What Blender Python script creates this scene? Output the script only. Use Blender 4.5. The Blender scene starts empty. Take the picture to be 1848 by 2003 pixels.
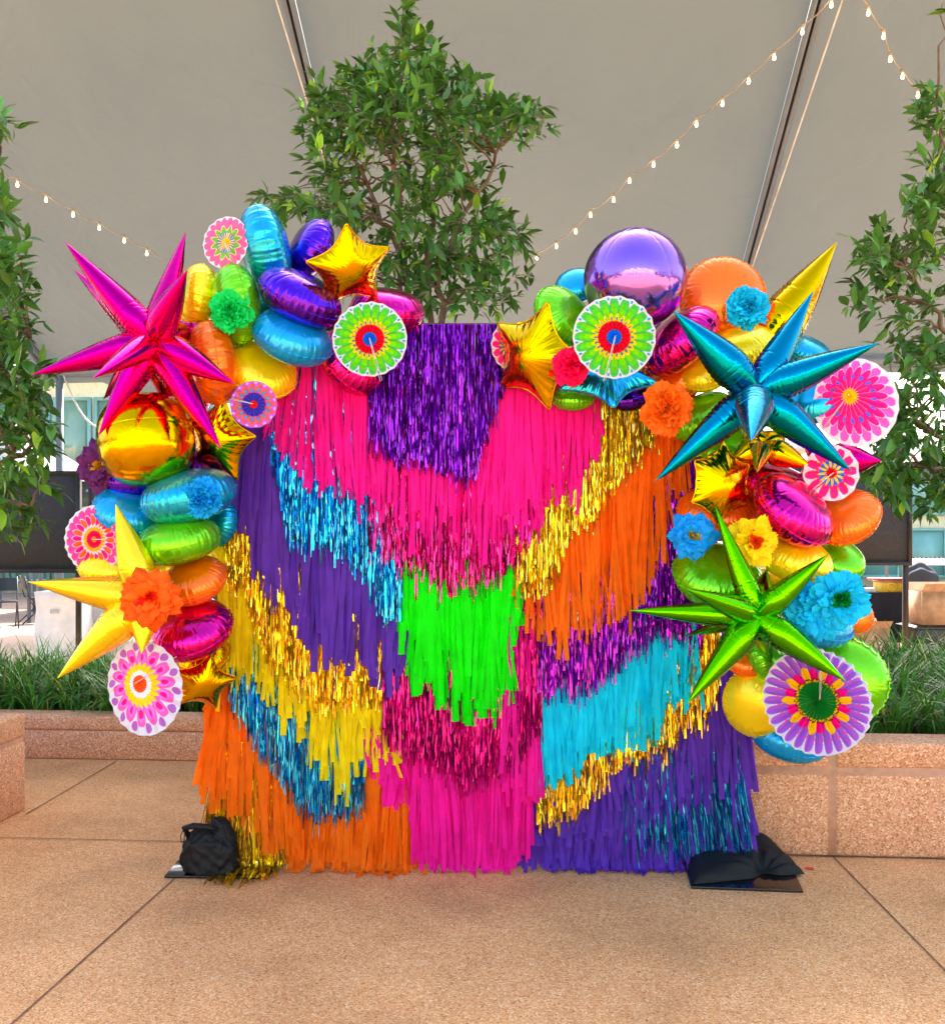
import bpy, math, random
import numpy as np
from mathutils import Vector, Matrix
random.seed(7); RNG = np.random.default_rng(7)
scn = bpy.context.scene
C = scn.collection
PI = math.pi

# ------------------------------------------------------------------ camera
CZ, F, HY, W0 = 1.46, 1850.0, 1060.0, 1848.0
cam_d = bpy.data.cameras.new('camera'); cam = bpy.data.objects.new('camera', cam_d); C.objects.link(cam)
cam.location = (0, 0, CZ); cam.rotation_euler = (PI/2, 0, 0)
cam_d.sensor_fit = 'HORIZONTAL'; cam_d.sensor_width = 36; cam_d.lens = 36*F/W0
cam_d.shift_y = (HY-1001.5)/W0
cam_d.clip_start = 0.05; cam_d.clip_end = 500
scn.camera = cam
# ------------------------------------------------------------------ sky, sun, exposure
SUN_EL, SUN_AZ = math.radians(45), math.radians(10)
w = bpy.data.worlds.new('World'); scn.world = w; w.use_nodes = True
nt = w.node_tree; bg = nt.nodes['Background']
sky = nt.nodes.new('ShaderNodeTexSky'); sky.sky_type = 'NISHITA'; sky.sun_disc = False
sky.sun_elevation = SUN_EL; sky.sun_rotation = SUN_AZ; sky.air_density = 1.0; sky.dust_density = 5.0; sky.ozone_density = .3
nt.links.new(sky.outputs[0], bg.inputs[0]); bg.inputs[1].default_value = 0.15
sl = bpy.data.lights.new('sun', 'SUN'); sl.energy = 4.0; sl.angle = math.radians(0.5); sl.color = (1, .96, .9)
so = bpy.data.objects.new('sun', sl); C.objects.link(so)
sdir = Vector((math.sin(SUN_AZ)*math.cos(SUN_EL), math.cos(SUN_AZ)*math.cos(SUN_EL), math.sin(SUN_EL)))
so.rotation_euler = sdir.to_track_quat('Z', 'Y').to_euler(); so.location = (0, 0, 30)
scn.view_settings.view_transform = 'Standard'; scn.view_settings.look = 'None'
scn.view_settings.exposure = 2.25; scn.view_settings.gamma = 1
scn.cycles.use_denoising = True
scn.cycles.max_bounces = 8; scn.cycles.diffuse_bounces = 4; scn.cycles.glossy_bounces = 4
scn.cycles.sample_clamp_indirect = 6

# ------------------------------------------------------------------ helpers
def P(x, y, Y):
    return Vector(((x-924)/F*Y, Y, CZ+(HY-y)/F*Y))
def px(n, Y): return n*Y/F
AZ = math.radians(3.95)
UV = Vector((math.cos(AZ), -math.sin(AZ), 0)); VV = Vector((math.sin(AZ), math.cos(AZ), 0))
OW = Vector((1.489, 4.40, 0))
def Wf(u, v, z): return OW + UV*u + VV*v + Vector((0, 0, z))
def ground(x, y):
    Y = CZ*F/(y-HY); return Vector(((x-924)/F*Y, Y, 0))
def lin(c):
    return tuple(((v/255)/12.92 if v/255 <= .04045 else ((v/255+.055)/1.055)**2.4) for v in c)

def mesh(name, verts, faces, mat=None, parent=None, smooth=False, col=None, loc=None):
    """verts (n,3); faces: array (m,k) or list of arrays of equal-k; world coords, origin moved to loc"""
    verts = np.asarray(verts, dtype=np.float64).reshape(-1, 3)
    if loc is not None: verts = verts-np.array(loc)
    fl = faces if isinstance(faces, list) and len(faces) and isinstance(faces[0], np.ndarray) else [np.asarray(faces)]
    me = bpy.data.meshes.new(name)
    me.vertices.add(len(verts)); me.vertices.foreach_set('co', verts.ravel())
    li = np.concatenate([f.ravel() for f in fl]).astype(np.int32)
    tot = np.concatenate([np.full(len(f), f.shape[1]) for f in fl]).astype(np.int32)
    st = np.concatenate([[0], np.cumsum(tot)[:-1]]).astype(np.int32)
    me.loops.add(len(li)); me.loops.foreach_set('vertex_index', li)
    me.polygons.add(len(tot)); me.polygons.foreach_set('loop_start', st)
    if smooth: me.polygons.foreach_set('use_smooth', np.ones(len(tot), dtype=bool))
    me.update(calc_edges=True)
    if col is not None:
        ca = me.color_attributes.new('Col', 'FLOAT_COLOR', 'POINT')
        c4 = np.ones((len(verts), 4)); c4[:, :3] = np.asarray(col)[:, :3]
        ca.data.foreach_set('color', c4.ravel())
    o = bpy.data.objects.new(name, me); C.objects.link(o)
    if mat: me.materials.append(mat)
    if loc is not None: o.location = loc
    if parent is not None:
        o.parent = parent
        o.location = Vector(loc if loc is not None else (0, 0, 0)) - parent.location
    return o

def tag(o, label=None, cat=None, group=None, kind=None):
    if label: o['label'] = label
    if cat: o['category'] = cat
    if group: o['group'] = group
    if kind: o['kind'] = kind
    return o
def thing(name, loc, label, cat, group=None):
    o = bpy.data.objects.new(name, None); C.objects.link(o); o.location = loc
    o.empty_display_size = .1
    return tag(o, label, cat, group)

class MB:
    def __init__(s): s.v = []; s.q = []; s.t = []
    def add(s, v, q=None, t=None):
        b = sum(len(a) for a in s.v); s.v.append(np.asarray(v, float).reshape(-1, 3))
        if q is not None and len(q): s.q.append(np.asarray(q)+b)
        if t is not None and len(t): s.t.append(np.asarray(t)+b)
        return s
    def hexa(s, p):   # 8 corners: bottom 4 ccw, top 4 ccw
        return s.add([tuple(a) for a in p], [(0,3,2,1),(4,5,6,7),(0,1,5,4),(1,2,6,5),(2,3,7,6),(3,0,4,7)])
    def wbox(s, u0, u1, v0, v1, z0, z1):
        return s.hexa([Wf(u0,v0,z0),Wf(u1,v0,z0),Wf(u1,v1,z0),Wf(u0,v1,z0),Wf(u0,v0,z1),Wf(u1,v0,z1),Wf(u1,v1,z1),Wf(u0,v1,z1)])
    def box(s, x0, x1, y0, y1, z0, z1):
        return s.hexa([(x0,y0,z0),(x1,y0,z0),(x1,y1,z0),(x0,y1,z0),(x0,y0,z1),(x1,y0,z1),(x1,y1,z1),(x0,y1,z1)])
    def tube(s, pts, r, n=8, caps=True):
        pts = [Vector(p) for p in pts]; m = len(pts)
        rr = r if isinstance(r, (list, tuple)) else [r]*m
        vs = []; up = None
        for i, p in enumerate(pts):
            d = (pts[min(i+1, m-1)]-pts[max(i-1, 0)]).normalized()
            if up is None: up = d.orthogonal().normalized()
            a = (up-d*up.dot(d)).normalized(); b = d.cross(a); up = a
            for k in range(n):
                t = 2*PI*k/n; vs.append(tuple(p+(a*math.cos(t)+b*math.sin(t))*rr[i]))
        q = [(i*n+k, i*n+(k+1)%n, (i+1)*n+(k+1)%n, (i+1)*n+k) for i in range(m-1) for k in range(n)]
        t = []
        if caps:
            vs.append(tuple(pts[0])); vs.append(tuple(pts[-1])); a0 = m*n; a1 = a0+1
            t = [(a0, (k+1)%n, k) for k in range(n)]+[(a1, (m-1)*n+k, (m-1)*n+(k+1)%n) for k in range(n)]
        return s.add(vs, q, t)
    def build(s, name, mat, parent=None, smooth=False, loc=None, bevel=0):
        f = []
        if s.q: f.append(np.concatenate(s.q))
        if s.t: f.append(np.concatenate(s.t))
        o = mesh(name, np.concatenate(s.v), f, mat, parent, smooth, loc=loc)
        if bevel:
            b = o.modifiers.new('bevel', 'BEVEL'); b.width = bevel; b.segments = 2; b.limit_method = 'ANGLE'
        return o

def grid_faces(nu, nv, wrap_u=False):
    """verts indexed [i*nv+j], i<nu, j<nv"""
    iu = np.arange(nu if wrap_u else nu-1); j = np.arange(nv-1)
    I, J = np.meshgrid(iu, j, indexing='ij'); I2 = (I+1) % nu
    return np.stack([I*nv+J, I2*nv+J, I2*nv+J+1, I*nv+J+1], -1).reshape(-1, 4)

# ------------------------------------------------------------------ materials
MATS = {}
def newmat(name):
    m = bpy.data.materials.new(name); m.use_nodes = True; MATS[name] = m
    return m, m.node_tree, m.node_tree.nodes['Principled BSDF']
def noise(nt, scale, detail=3, coord='Object', rough=.5, vec=None):
    tc = nt.nodes.new('ShaderNodeTexCoord'); n = nt.nodes.new('ShaderNodeTexNoise')
    n.inputs['Scale'].default_value = scale; n.inputs['Detail'].default_value = detail; n.inputs['Roughness'].default_value = rough
    nt.links.new(tc.outputs[coord], n.inputs['Vector']); return n
def ramp(nt, fac, stops):
    r = nt.nodes.new('ShaderNodeValToRGB'); cr = r.color_ramp
    while len(cr.elements) < len(stops): cr.elements.new(.5)
    for e, (p, c) in zip(cr.elements, stops): e.position = p; e.color = (*lin(c), 1)
    nt.links.new(fac, r.inputs[0]); return r
def bump(nt, b, h, dist, strength=1):
    bn = nt.nodes.new('ShaderNodeBump'); bn.inputs['Distance'].default_value = dist; bn.inputs['Strength'].default_value = strength
    nt.links.new(h, bn.inputs['Height']); nt.links.new(bn.outputs[0], b.inputs['Normal']); return bn
def plain(name, c, rough=.6, metal=0., spec=.5, var=0.12, nscale=8, bmp=0, linear=False):
    m, nt, b = newmat(name); b.inputs['Roughness'].default_value = rough; b.inputs['Metallic'].default_value = metal
    b.inputs['Specular IOR Level'].default_value = spec
    n = noise(nt, nscale, 4)
    lo = tuple(v*(1-var) for v in c); hi = tuple(min(255, v*(1+var)) for v in c)
    r = ramp(nt, n.outputs[0], [(.3, lo), (.7, hi)]); nt.links.new(r.outputs[0], b.inputs['Base Color'])
    if bmp: bump(nt, b, n.outputs[0], bmp)
    return m
def foil(name, c, metal, rough, crinkle=.0012, coat=0.0):
    m, nt, b = newmat(name); b.inputs['Metallic'].default_value = metal; b.inputs['Roughness'].default_value = rough
    b.inputs['Base Color'].default_value = (*lin(c), 1); b.inputs['Coat Weight'].default_value = coat
    b.inputs['Coat Roughness'].default_value = .06
    n = noise(nt, 22, 3, rough=.55); n.inputs['Distortion'].default_value = 1.5
    bump(nt, b, n.outputs[0], crinkle)
    return m
def aggregate(name, stops, scale, rough=.75, bmp=.0015):
    m, nt, b = newmat(name); b.inputs['Roughness'].default_value = rough; b.inputs['Specular IOR Level'].default_value = .3
    tc = nt.nodes.new('ShaderNodeTexCoord'); v = nt.nodes.new('ShaderNodeTexVoronoi'); v.inputs['Scale'].default_value = scale
    v.inputs['Randomness'].default_value = 1
    nt.links.new(tc.outputs['Object'], v.inputs['Vector'])
    sp = nt.nodes.new('ShaderNodeSeparateColor'); nt.links.new(v.outputs['Color'], sp.inputs[0])
    r = ramp(nt, sp.outputs[0], stops)
    n = noise(nt, 1.1, 8, rough=.62); r2 = ramp(nt, n.outputs[0], [(.28, (196, 192, 188)), (.46, (232, 228, 224)), (.7, (255, 255, 255))])
    mx = nt.nodes.new('ShaderNodeMix'); mx.data_type = 'RGBA'; mx.blend_type = 'MULTIPLY'; mx.inputs[0].default_value = 1
    nt.links.new(r.outputs[0], mx.inputs[6]); nt.links.new(r2.outputs[0], mx.inputs[7])
    nt.links.new(mx.outputs[2], b.inputs['Base Color']); bump(nt, b, sp.outputs[1], bmp)
    return m
def sheet(name, c, trans=.35, rough=.6, vcol=False, var=.1):
    m, nt, b = newmat(name); b.inputs['Roughness'].default_value = rough; b.inputs['Specular IOR Level'].default_value = .25
    out = nt.nodes['Material Output']; tr = nt.nodes.new('ShaderNodeBsdfTranslucent'); mx = nt.nodes.new('ShaderNodeMixShader')
    mx.inputs[0].default_value = trans
    if vcol:
        a = nt.nodes.new('ShaderNodeVertexColor'); a.layer_name = 'Col'; src = a.outputs[0]
    else:
        n = noise(nt, 14, 3)
        src = ramp(nt, n.outputs[0], [(.3, tuple(v*(1-var) for v in c)), (.7, tuple(min(255, v*(1+var*.6)) for v in c))]).outputs[0]
    nt.links.new(src, b.inputs['Base Color']); nt.links.new(src, tr.inputs[0])
    nt.links.new(b.outputs[0], mx.inputs[1]); nt.links.new(tr.outputs[0], mx.inputs[2]); nt.links.new(mx.outputs[0], out.inputs[0])
    return m

M_floor = aggregate('paving_aggregate', [(0, (172, 108, 60)), (.12, (220, 154, 96)), (.55, (238, 174, 114)), (.88, (246, 194, 138)), (1, (254, 226, 184))], 190)
M_wall = aggregate('wall_aggregate', [(0, (182, 116, 78)), (.25, (218, 154, 114)), (.6, (228, 168, 128)), (.9, (242, 194, 156)), (1, (252, 222, 194))], 150)
M_mortar = plain('mortar', (196, 146, 118), .9, var=.06, nscale=30, bmp=.001)
M_joint = plain('joint_filler', (118, 80, 56), .9, var=.25, nscale=6)
M_farfloor = plain('pale_paving', (150, 124, 108), .8, var=.06, nscale=1)
M_soil = plain('soil', (48, 40, 30), .95, bmp=.02)
# tent vinyl
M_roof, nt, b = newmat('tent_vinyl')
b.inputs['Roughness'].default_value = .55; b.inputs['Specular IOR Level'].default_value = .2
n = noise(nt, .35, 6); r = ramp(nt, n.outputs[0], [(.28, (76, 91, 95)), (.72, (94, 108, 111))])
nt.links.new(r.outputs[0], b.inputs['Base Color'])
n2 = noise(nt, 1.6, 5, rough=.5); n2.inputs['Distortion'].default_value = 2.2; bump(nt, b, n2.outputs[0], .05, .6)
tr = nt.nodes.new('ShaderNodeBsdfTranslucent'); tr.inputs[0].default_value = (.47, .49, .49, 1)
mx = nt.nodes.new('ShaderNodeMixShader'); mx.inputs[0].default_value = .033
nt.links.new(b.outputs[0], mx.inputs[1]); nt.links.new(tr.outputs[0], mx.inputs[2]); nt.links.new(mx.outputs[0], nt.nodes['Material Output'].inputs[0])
M_alu = plain('aluminium', (98, 114, 130), .45, 0, var=.04)
M_chan = plain('black_channel', (22, 22, 24), .5)
M_white = plain('white_plastic', (232, 232, 230), .45, var=.04)
M_black = plain('black_metal', (20, 21, 25), .35)
M_plate = plain('plate_black', (10, 10, 12), .12, spec=.8, var=0)
M_nylon = plain('black_nylon', (15, 15, 18), .62, spec=.3, nscale=45, bmp=.0015)
M_board = plain('board_fabric', (52, 56, 62), .9, nscale=60)
M_boardedge = plain('board_edge', (26, 30, 36), .5)
M_card = plain('cardboard', (176, 138, 100), .85)
M_cloth = plain('black_cloth', (22, 22, 30), .9)
M_bark = plain('bark', (100, 86, 70), .85, nscale=20, bmp=.004)
# leaves: vertex tint
M_leaf, nt, b = newmat('leaf')
a = nt.nodes.new('ShaderNodeVertexColor'); a.layer_name = 'Col'
nt.links.new(a.outputs[0], b.inputs['Base Color']); b.inputs['Roughness'].default_value = .38; b.inputs['Specular IOR Level'].default_value = .45
tr = nt.nodes.new('ShaderNodeBsdfTranslucent'); mx = nt.nodes.new('ShaderNodeMixShader'); mx.inputs[0].default_value = .25
nt.links.new(a.outputs[0], tr.inputs[0]); nt.links.new(b.outputs[0], mx.inputs[1]); nt.links.new(tr.outputs[0], mx.inputs[2])
nt.links.new(mx.outputs[0], nt.nodes['Material Output'].inputs[0])
M_paper = sheet('printed_paper', None, .2, .5, vcol=True)
M_bulb, nt, b = newmat('bulb_glow'); b.inputs['Base Color'].default_value = (1, .9, .7, 1)
b.inputs['Emission Color'].default_value = (1, .5, .17, 1); b.inputs['Emission Strength'].default_value = 7
M_wire = plain('wire', (150, 140, 122), .5)
M_cord = plain('white_cord', (190, 190, 186), .6)
M_glass = plain('tinted_glass', (120, 160, 140), .08, 0, .9, var=.15, nscale=.5)
M_teal = plain('teal_panel', (120, 178, 170), .3, var=.1, nscale=1)
M_pale = plain('pale_wall', (214, 214, 176), .8, var=.04)
M_red = plain('red_paint', (190, 60, 60), .5)
M_yel = plain('yellow_paint', (220, 180, 40), .5)
M_grey = plain('grey_plastic', (186, 186, 184), .5, var=.06)
M_tape = plain('red_confetti', (230, 40, 20), .5)

FC = {
 'yellow': ((255, 226, 0), .4, .24, .2), 'lime': ((110, 214, 0), .6, .22, .2), 'orange': ((255, 116, 0), .45, .24, .2),
 'teal': ((0, 168, 212), .7, .2, .2), 'blue': ((0, 162, 232), .5, .24, .2), 'purple': ((84, 0, 190), .95, .15, .3),
 'magenta': ((224, 0, 136), .95, .15, .2), 'gold': ((232, 176, 0), 1, .12, 0), 'orb_purple': ((150, 104, 216), .95, .1, .2),
 'hotmag': ((214, 0, 125), 1, .15, 0), 'chromeblue': ((0, 128, 158), 1, .17, 0), 'chromegreen': ((86, 186, 0), 1, .15, 0),
 'chromeyellow': ((255, 218, 0), .65, .22, .3), 'tealstar': ((30, 170, 212), .9, .2, 0)}
FM = {k: foil('foil_'+k, v[0], v[1], v[2], coat=v[3]) for k, v in FC.items()}
# ------------------------------------------------------------------ ground and walls
def flat(name, pts, mat, kind='structure'):
    return tag(mesh(name, [tuple(p) for p in pts], [tuple(range(len(pts)))], mat), kind=kind)
g = flat('plaza_ground', [(-150, -150, 0), (150, -150, 0), (150, 8.6, 0), (-150, 8.6, 0)], M_floor)
flat('far_ground', [(-200, 8.6, 0.0), (200, 8.6, 0.0), (200, 350, 0.0), (-200, 350, 0.0)], M_farfloor)
jm = MB()
def joint(a, b, w=.007):
    a = Vector(a); b = Vector(b); n = (b-a).normalized().cross(Vector((0, 0, 1)))*w/2
    z = Vector((0, 0, .004))
    jm.add([tuple(a-n+z), tuple(a+n+z), tuple(b+n+z), tuple(b-n+z)], [(0, 1, 2, 3)])
a = ground(325, 1735); b = ground(40, 1990); d = (b-a); joint(a+(a-b)*.35, a+d*2.2)
a = ground(1628, 1676); b = ground(1848, 1900); d = (b-a); joint(a, a+d*2.5)
joint(Wf(-8, -.004, 0), Wf(-2.75, -.004, 0)); joint(Wf(-2.75, -.006, 0), Wf(6, -.006, 0), .014)
joint(ground(229, 1489), ground(50, 1595))
jm.build('paving_joints', M_joint)['kind'] = 'structure'

def stone_wall(name, blocks, mort, label, loc):
    t = thing(name, loc, label, 'wall')
    m = MB(); [m.wbox(*c) for c in mort]; m.build('mortar', M_mortar, t)
    m = MB(); [m.wbox(*c) for c in blocks]; m.build('stone_face', M_wall, t, bevel=.012)
    return t
H = .527; g_ = .017; u1 = 5.2; U0 = -2.72; zj = .395
seams = [-1.35, 0.165, 1.68, 3.2, 4.7]
seams[1] = ((P(1628, 1500, 4.39).x)-1.489)/UV.x
bl = []; mo = [(U0+.02, u1, .006, .24, .002, H-.02)]
edges = [U0]+seams+[u1]
for a, b in zip(edges[:-1], edges[1:]):
    a2 = a+(g_ if a != U0 else 0); b2 = b-(g_ if b != u1 else 0)
    bl.append((a2, b2, 0, .25, 0.001, zj-g_)); bl.append((a2, b2, 0, .25, zj+g_, H))
bl.append((U0, U0+.25, .252, 4.3, .001, H))
stone_wall('planter_wall', bl, mo, 'long pink aggregate planter wall directly behind the fringe backdrop', Wf(0, .1, 0))
b0 = ground(229, 1487); vb = (b0-OW).dot(VV)
stone_wall('planter_wall', [(-9, U0-.003, vb, vb+.25, .001, .19), (-9, U0-.003, vb+.006, vb+.25, .195, .285)], [(-9, U0-.01, vb+.02, vb+.24, .18, .2)],
           'low planter wall at the back of the paved recess on the left', Wf(-4, vb+.1, 0))
c0 = ground(50, 1584); ul = (c0-OW).dot(UV); vl = (c0-OW).dot(VV)
ua = ul
stone_wall('planter_wall', [(ua-2.5, ua, vl-2.2, vl, .001, zj-g_), (ua-2.5, ua, vl-2.2, vl, zj+g_*.4, H)], [(ua-2.48, ua-.008, vl-2.18, vl-.01, zj-.03, zj+.02)],
           'block-shaped pink aggregate wall at the left edge of the picture', Wf(ua-1, vl-1, 0))
# soil beds
m = MB(); m.wbox(U0+.26, u1, .252, 3.35, .0, H-.06); m.build('soil_bed', M_soil)['kind'] = 'structure'
m = MB(); m.wbox(-9, U0-.01, vb+.252, vb+1.5, .0, .22); m.build('soil_bed', M_soil)['kind'] = 'structure'

# ------------------------------------------------------------------ liriope grass
def grass(name, clumps, label):
    V = []; Q = []; T = []; Cc = []; n = 0
    for (p, s, nb) in clumps:
        hue = RNG.uniform(.75, 1.2)
        for k in range(nb):
            az = RNG.uniform(0, 2*PI); ln = s*RNG.uniform(.6, 1.1); lean = RNG.uniform(.3, 1.6)
            d = np.array([math.cos(az), math.sin(az), 0]); sd = np.array([-d[1], d[0], 0]); wd = RNG.uniform(.005, .009)
            b = np.array(p)+d*RNG.uniform(0, .05)+np.array([RNG.normal(0, .015), RNG.normal(0, .015), 0])
            pts = []; q = b.copy(); an = .1+lean*.2; 
            for i in range(6):
                pts.append(q.copy()); q = q+(d*math.sin(an)+np.array([0, 0, math.cos(an)]))*ln/5; an += lean*.38
            ws = [1, 1, .9, .75, .5, .05]
            for i in range(6):
                V.append(pts[i]-sd*wd*ws[i]); V.append(pts[i]+sd*wd*ws[i])
            for i in range(5): Q.append((n+2*i, n+2*i+1, n+2*i+3, n+2*i+2))
            y = RNG.random() < .08
            c = np.array(lin((170, 175, 80) if y else (78, 134, 42)))*hue*RNG.uniform(.6, 1.35)
            Cc += [c]*12; n += 12
    return tag(mesh(name, V, np.array(Q), M_leaf, col=np.array(Cc)), label, 'grass', kind='stuff')
cl = []
for i in range(330):
    u = RNG.uniform(-.3, 3.3); v = .38+RNG.uniform(0, 1)**.8*2.7
    cl.append((Wf(u, v, H-.07), RNG.uniform(.32, .46), 34))
grass('border_grass', cl, 'strappy green border grass in the planter behind the right garland leg')
cl = []
for i in range(340):
    u = RNG.uniform(-6.3, -2.3); v = vb+.33+RNG.uniform(0, 1)*1.35
    cl.append((Wf(u, v, .21), RNG.uniform(.42, .56), 28))
for i in range(60):
    cl.append((Wf(RNG.uniform(-2.4, -1.2), RNG.uniform(.5, 2.5), H-.07), RNG.uniform(.3, .4), 30))
grass('border_grass', cl, 'strappy green border grass in the low planter left of the backdrop')

# ------------------------------------------------------------------ tent
ve = (Vector((4.49, 10.7, 0))-OW).dot(VV); SL = .527; ZE = 3.6
def roofpt(x, y, dz=0):   # ray of the pixel with the roof slope lowered by dz
    d = P(x, y, 1)-Vector((0, 0, CZ)); o = Vector((0, 0, CZ))
    n_ = Vector((VV.x*SL, VV.y*SL, 1)); p0 = Wf(0, ve, ZE-dz)
    t = (p0-o).dot(n_)/d.dot(n_); return o+d*t
ul0, ur0 = -12.0, 9.0; vr = ve-9.3; vf = min((roofpt(0, 0)-OW).dot(VV), (roofpt(1848, 0)-OW).dot(VV))-1.1  # near roof edge cut back out of view so sky light reaches the floor
def zroof(v): return ZE+(ve-v)*SL if v >= vr else ZE+(ve-vr)*SL-(vr-v)*SL
tent = thing('event_tent', Wf(0, ve, 0), 'large white frame tent whose sloping roof is cut short overhead to let sky light in', 'tent')
nu, nv = 420, 60
us = np.linspace(ul0, ur0, nu); vs = np.linspace(vf, ve, nv)
def sag(u, v):  # the fabric bellies slightly between the rafters
    return -.05*(1-abs(math.cos((u-ub0)*PI/rs)))+.006*math.sin(u*9+v*3)*max(0, (v-ve+2.2)/2.2)+.004*math.sin(u*23-v*6)*max(0, (v-ve+1.6)/1.6)
ubA = (roofpt(640, 300)-OW).dot(UV); ubB = (roofpt(1527, 255)-OW).dot(UV); rs = ubB-ubA; ub0 = ubA
V = [tuple(Wf(u, v, zroof(v)+sag(u, v))) for u in us for v in vs]
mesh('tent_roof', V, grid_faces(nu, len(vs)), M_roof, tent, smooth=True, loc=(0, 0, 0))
# valance
m = MB()
nvv = 120
Vv = []
for i in range(nvv):
    u = ul0+(ur0-ul0)*i/(nvv-1); off = .02*math.sin(i*.9)
    Vv += [tuple(Wf(u, ve+.06, ZE-.02)), tuple(Wf(u, ve+.06+off, ZE-.22))]
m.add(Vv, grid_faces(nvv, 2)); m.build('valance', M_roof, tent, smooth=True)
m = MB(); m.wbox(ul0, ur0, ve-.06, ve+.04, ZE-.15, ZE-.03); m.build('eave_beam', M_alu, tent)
for k in range(-3, 3):
    u = ub0+k*rs
    for off, mt, nm, wd, dz in ((-.03, M_alu, 'rafter', .017, .10), (.03, M_alu, 'rafter', .017, .10), (0, M_chan, 'rafter_channel', .02, .07)):
        m = MB()
        for (va, vb_) in ((vf, ve-.07),):
            a0 = [Wf(u+off-wd, va, zroof(va)-dz-.02), Wf(u+off+wd, va, zroof(va)-dz-.02), Wf(u+off+wd, vb_, zroof(vb_)-dz-.02), Wf(u+off-wd, vb_, zroof(vb_)-dz-.02)]
            m.hexa(a0+[p+Vector((0, 0, dz-.03)) for p in a0])
        m.build(nm, mt, tent)
m = MB(); pp = Wf((P(113, 800, 11.3)-OW).dot(UV), ve-.01, 0)
m.tube([pp, pp+Vector((0, 0, ZE-.15))], .045, 12); m.build('tent_pole', M_alu, tent, smooth=True)
m = MB(); pp2 = Wf((P(113, 800, 11.3)-OW).dot(UV)+2*rs, ve-.01, 0); m.tube([pp2, pp2+Vector((0, 0, ZE-.15))], .045, 12); m.build('tent_pole', M_alu, tent, smooth=True)
# slack guy rope looping down from the pole
m = MB(); a = P(125, 735, 11.2); b = P(190, 835, 11.0)
m.tube([a.lerp(b, t)+Vector((0, 0, -.12*4*t*(1-t))) for t in np.linspace(0, 1, 10)], .012, 6); m.build('guy_rope', M_cord, tent)
for (x0, y0, x1, y1) in ((540, 0, 640, 330), (1647, 0, 1475, 510)):
    a = roofpt(x0, y0, .18); b = roofpt(x1, y1, .18); d = b-a
    m = MB(); m.tube([a-d*.5, b+d*1.2 if y1 > 500 else b+d*.8], .007, 6)
    tag(m.build('tie_rope', M_cord), 'thin white rope under the roof, %s rafter' % ('left of the left' if x0 < 900 else 'right of the right'), 'rope')
# string lights
def string_lights(pts, label, dz, ends):
    W_ = [roofpt(x, y, dz) for x, y in pts]
    t = thing('string_lights', W_[0], label, 'string lights', 'warm bulb strings under the tent roof')
    e0 = roofpt(*ends[0], dz-.04); e1 = roofpt(*ends[1], dz-.04)
    line = [e0]+[p+Vector((0, 0, .05)) for p in W_]+[e1]; path = []
    for a, b in zip(line[:-1], line[1:]):
        for s in np.linspace(0, 1, 5)[:-1]: path.append(a.lerp(b, s)+Vector((0, 0, -.025*4*s*(1-s))))
    path.append(line[-1]); m = MB(); m.tube(path, .0045, 5); m.build('cable', M_wire, t)
    for p in W_:
        m = MB(); m.tube([p+Vector((0, 0, .05)), p+Vector((0, 0, .025))], .014, 8); sk = m.build('socket', M_wire, t)
        prof = [(.001, .022), (.006, .02), (.009, .008), (.013, -.006), (.011, -.016), (.006, -.022), (.001, -.024)]
        v = [(p.x+r*math.cos(k*PI/5), p.y+r*math.sin(k*PI/5), p.z+z) for r, z in prof for k in range(10)]
        q = [(i*10+k, i*10+(k+1) % 10, (i+1)*10+(k+1) % 10, (i+1)*10+k) for i in range(6) for k in range(10)]
        mesh('bulb', v, np.array(q), M_bulb, t, smooth=True)
string_lights([(1626,8),(1569,61),(1514,111),(1464,158),(1413,202),(1362,242),(1324,283),(1278,321),(1231,353),(1200,390),(1155,420),(1126,452),(1088,481),(1050,503)],
              'long string of warm bulbs rising from the central tree to the upper right', .3, ((1680,-60),(1000,545)))
string_lights([(1698,24),(1728,70),(1741,115),(1765,148),(1795,185),(1809,227)], 'string of warm bulbs descending toward the tree at the upper right', .3, ((1660,-60),(1850,290)))
string_lights([(34,360),(90,390),(143,419),(194,445),(243,470),(287,495)], 'string of small warm bulbs on the left above the magenta starburst', .3, ((-30,320),(370,530)))
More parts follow.
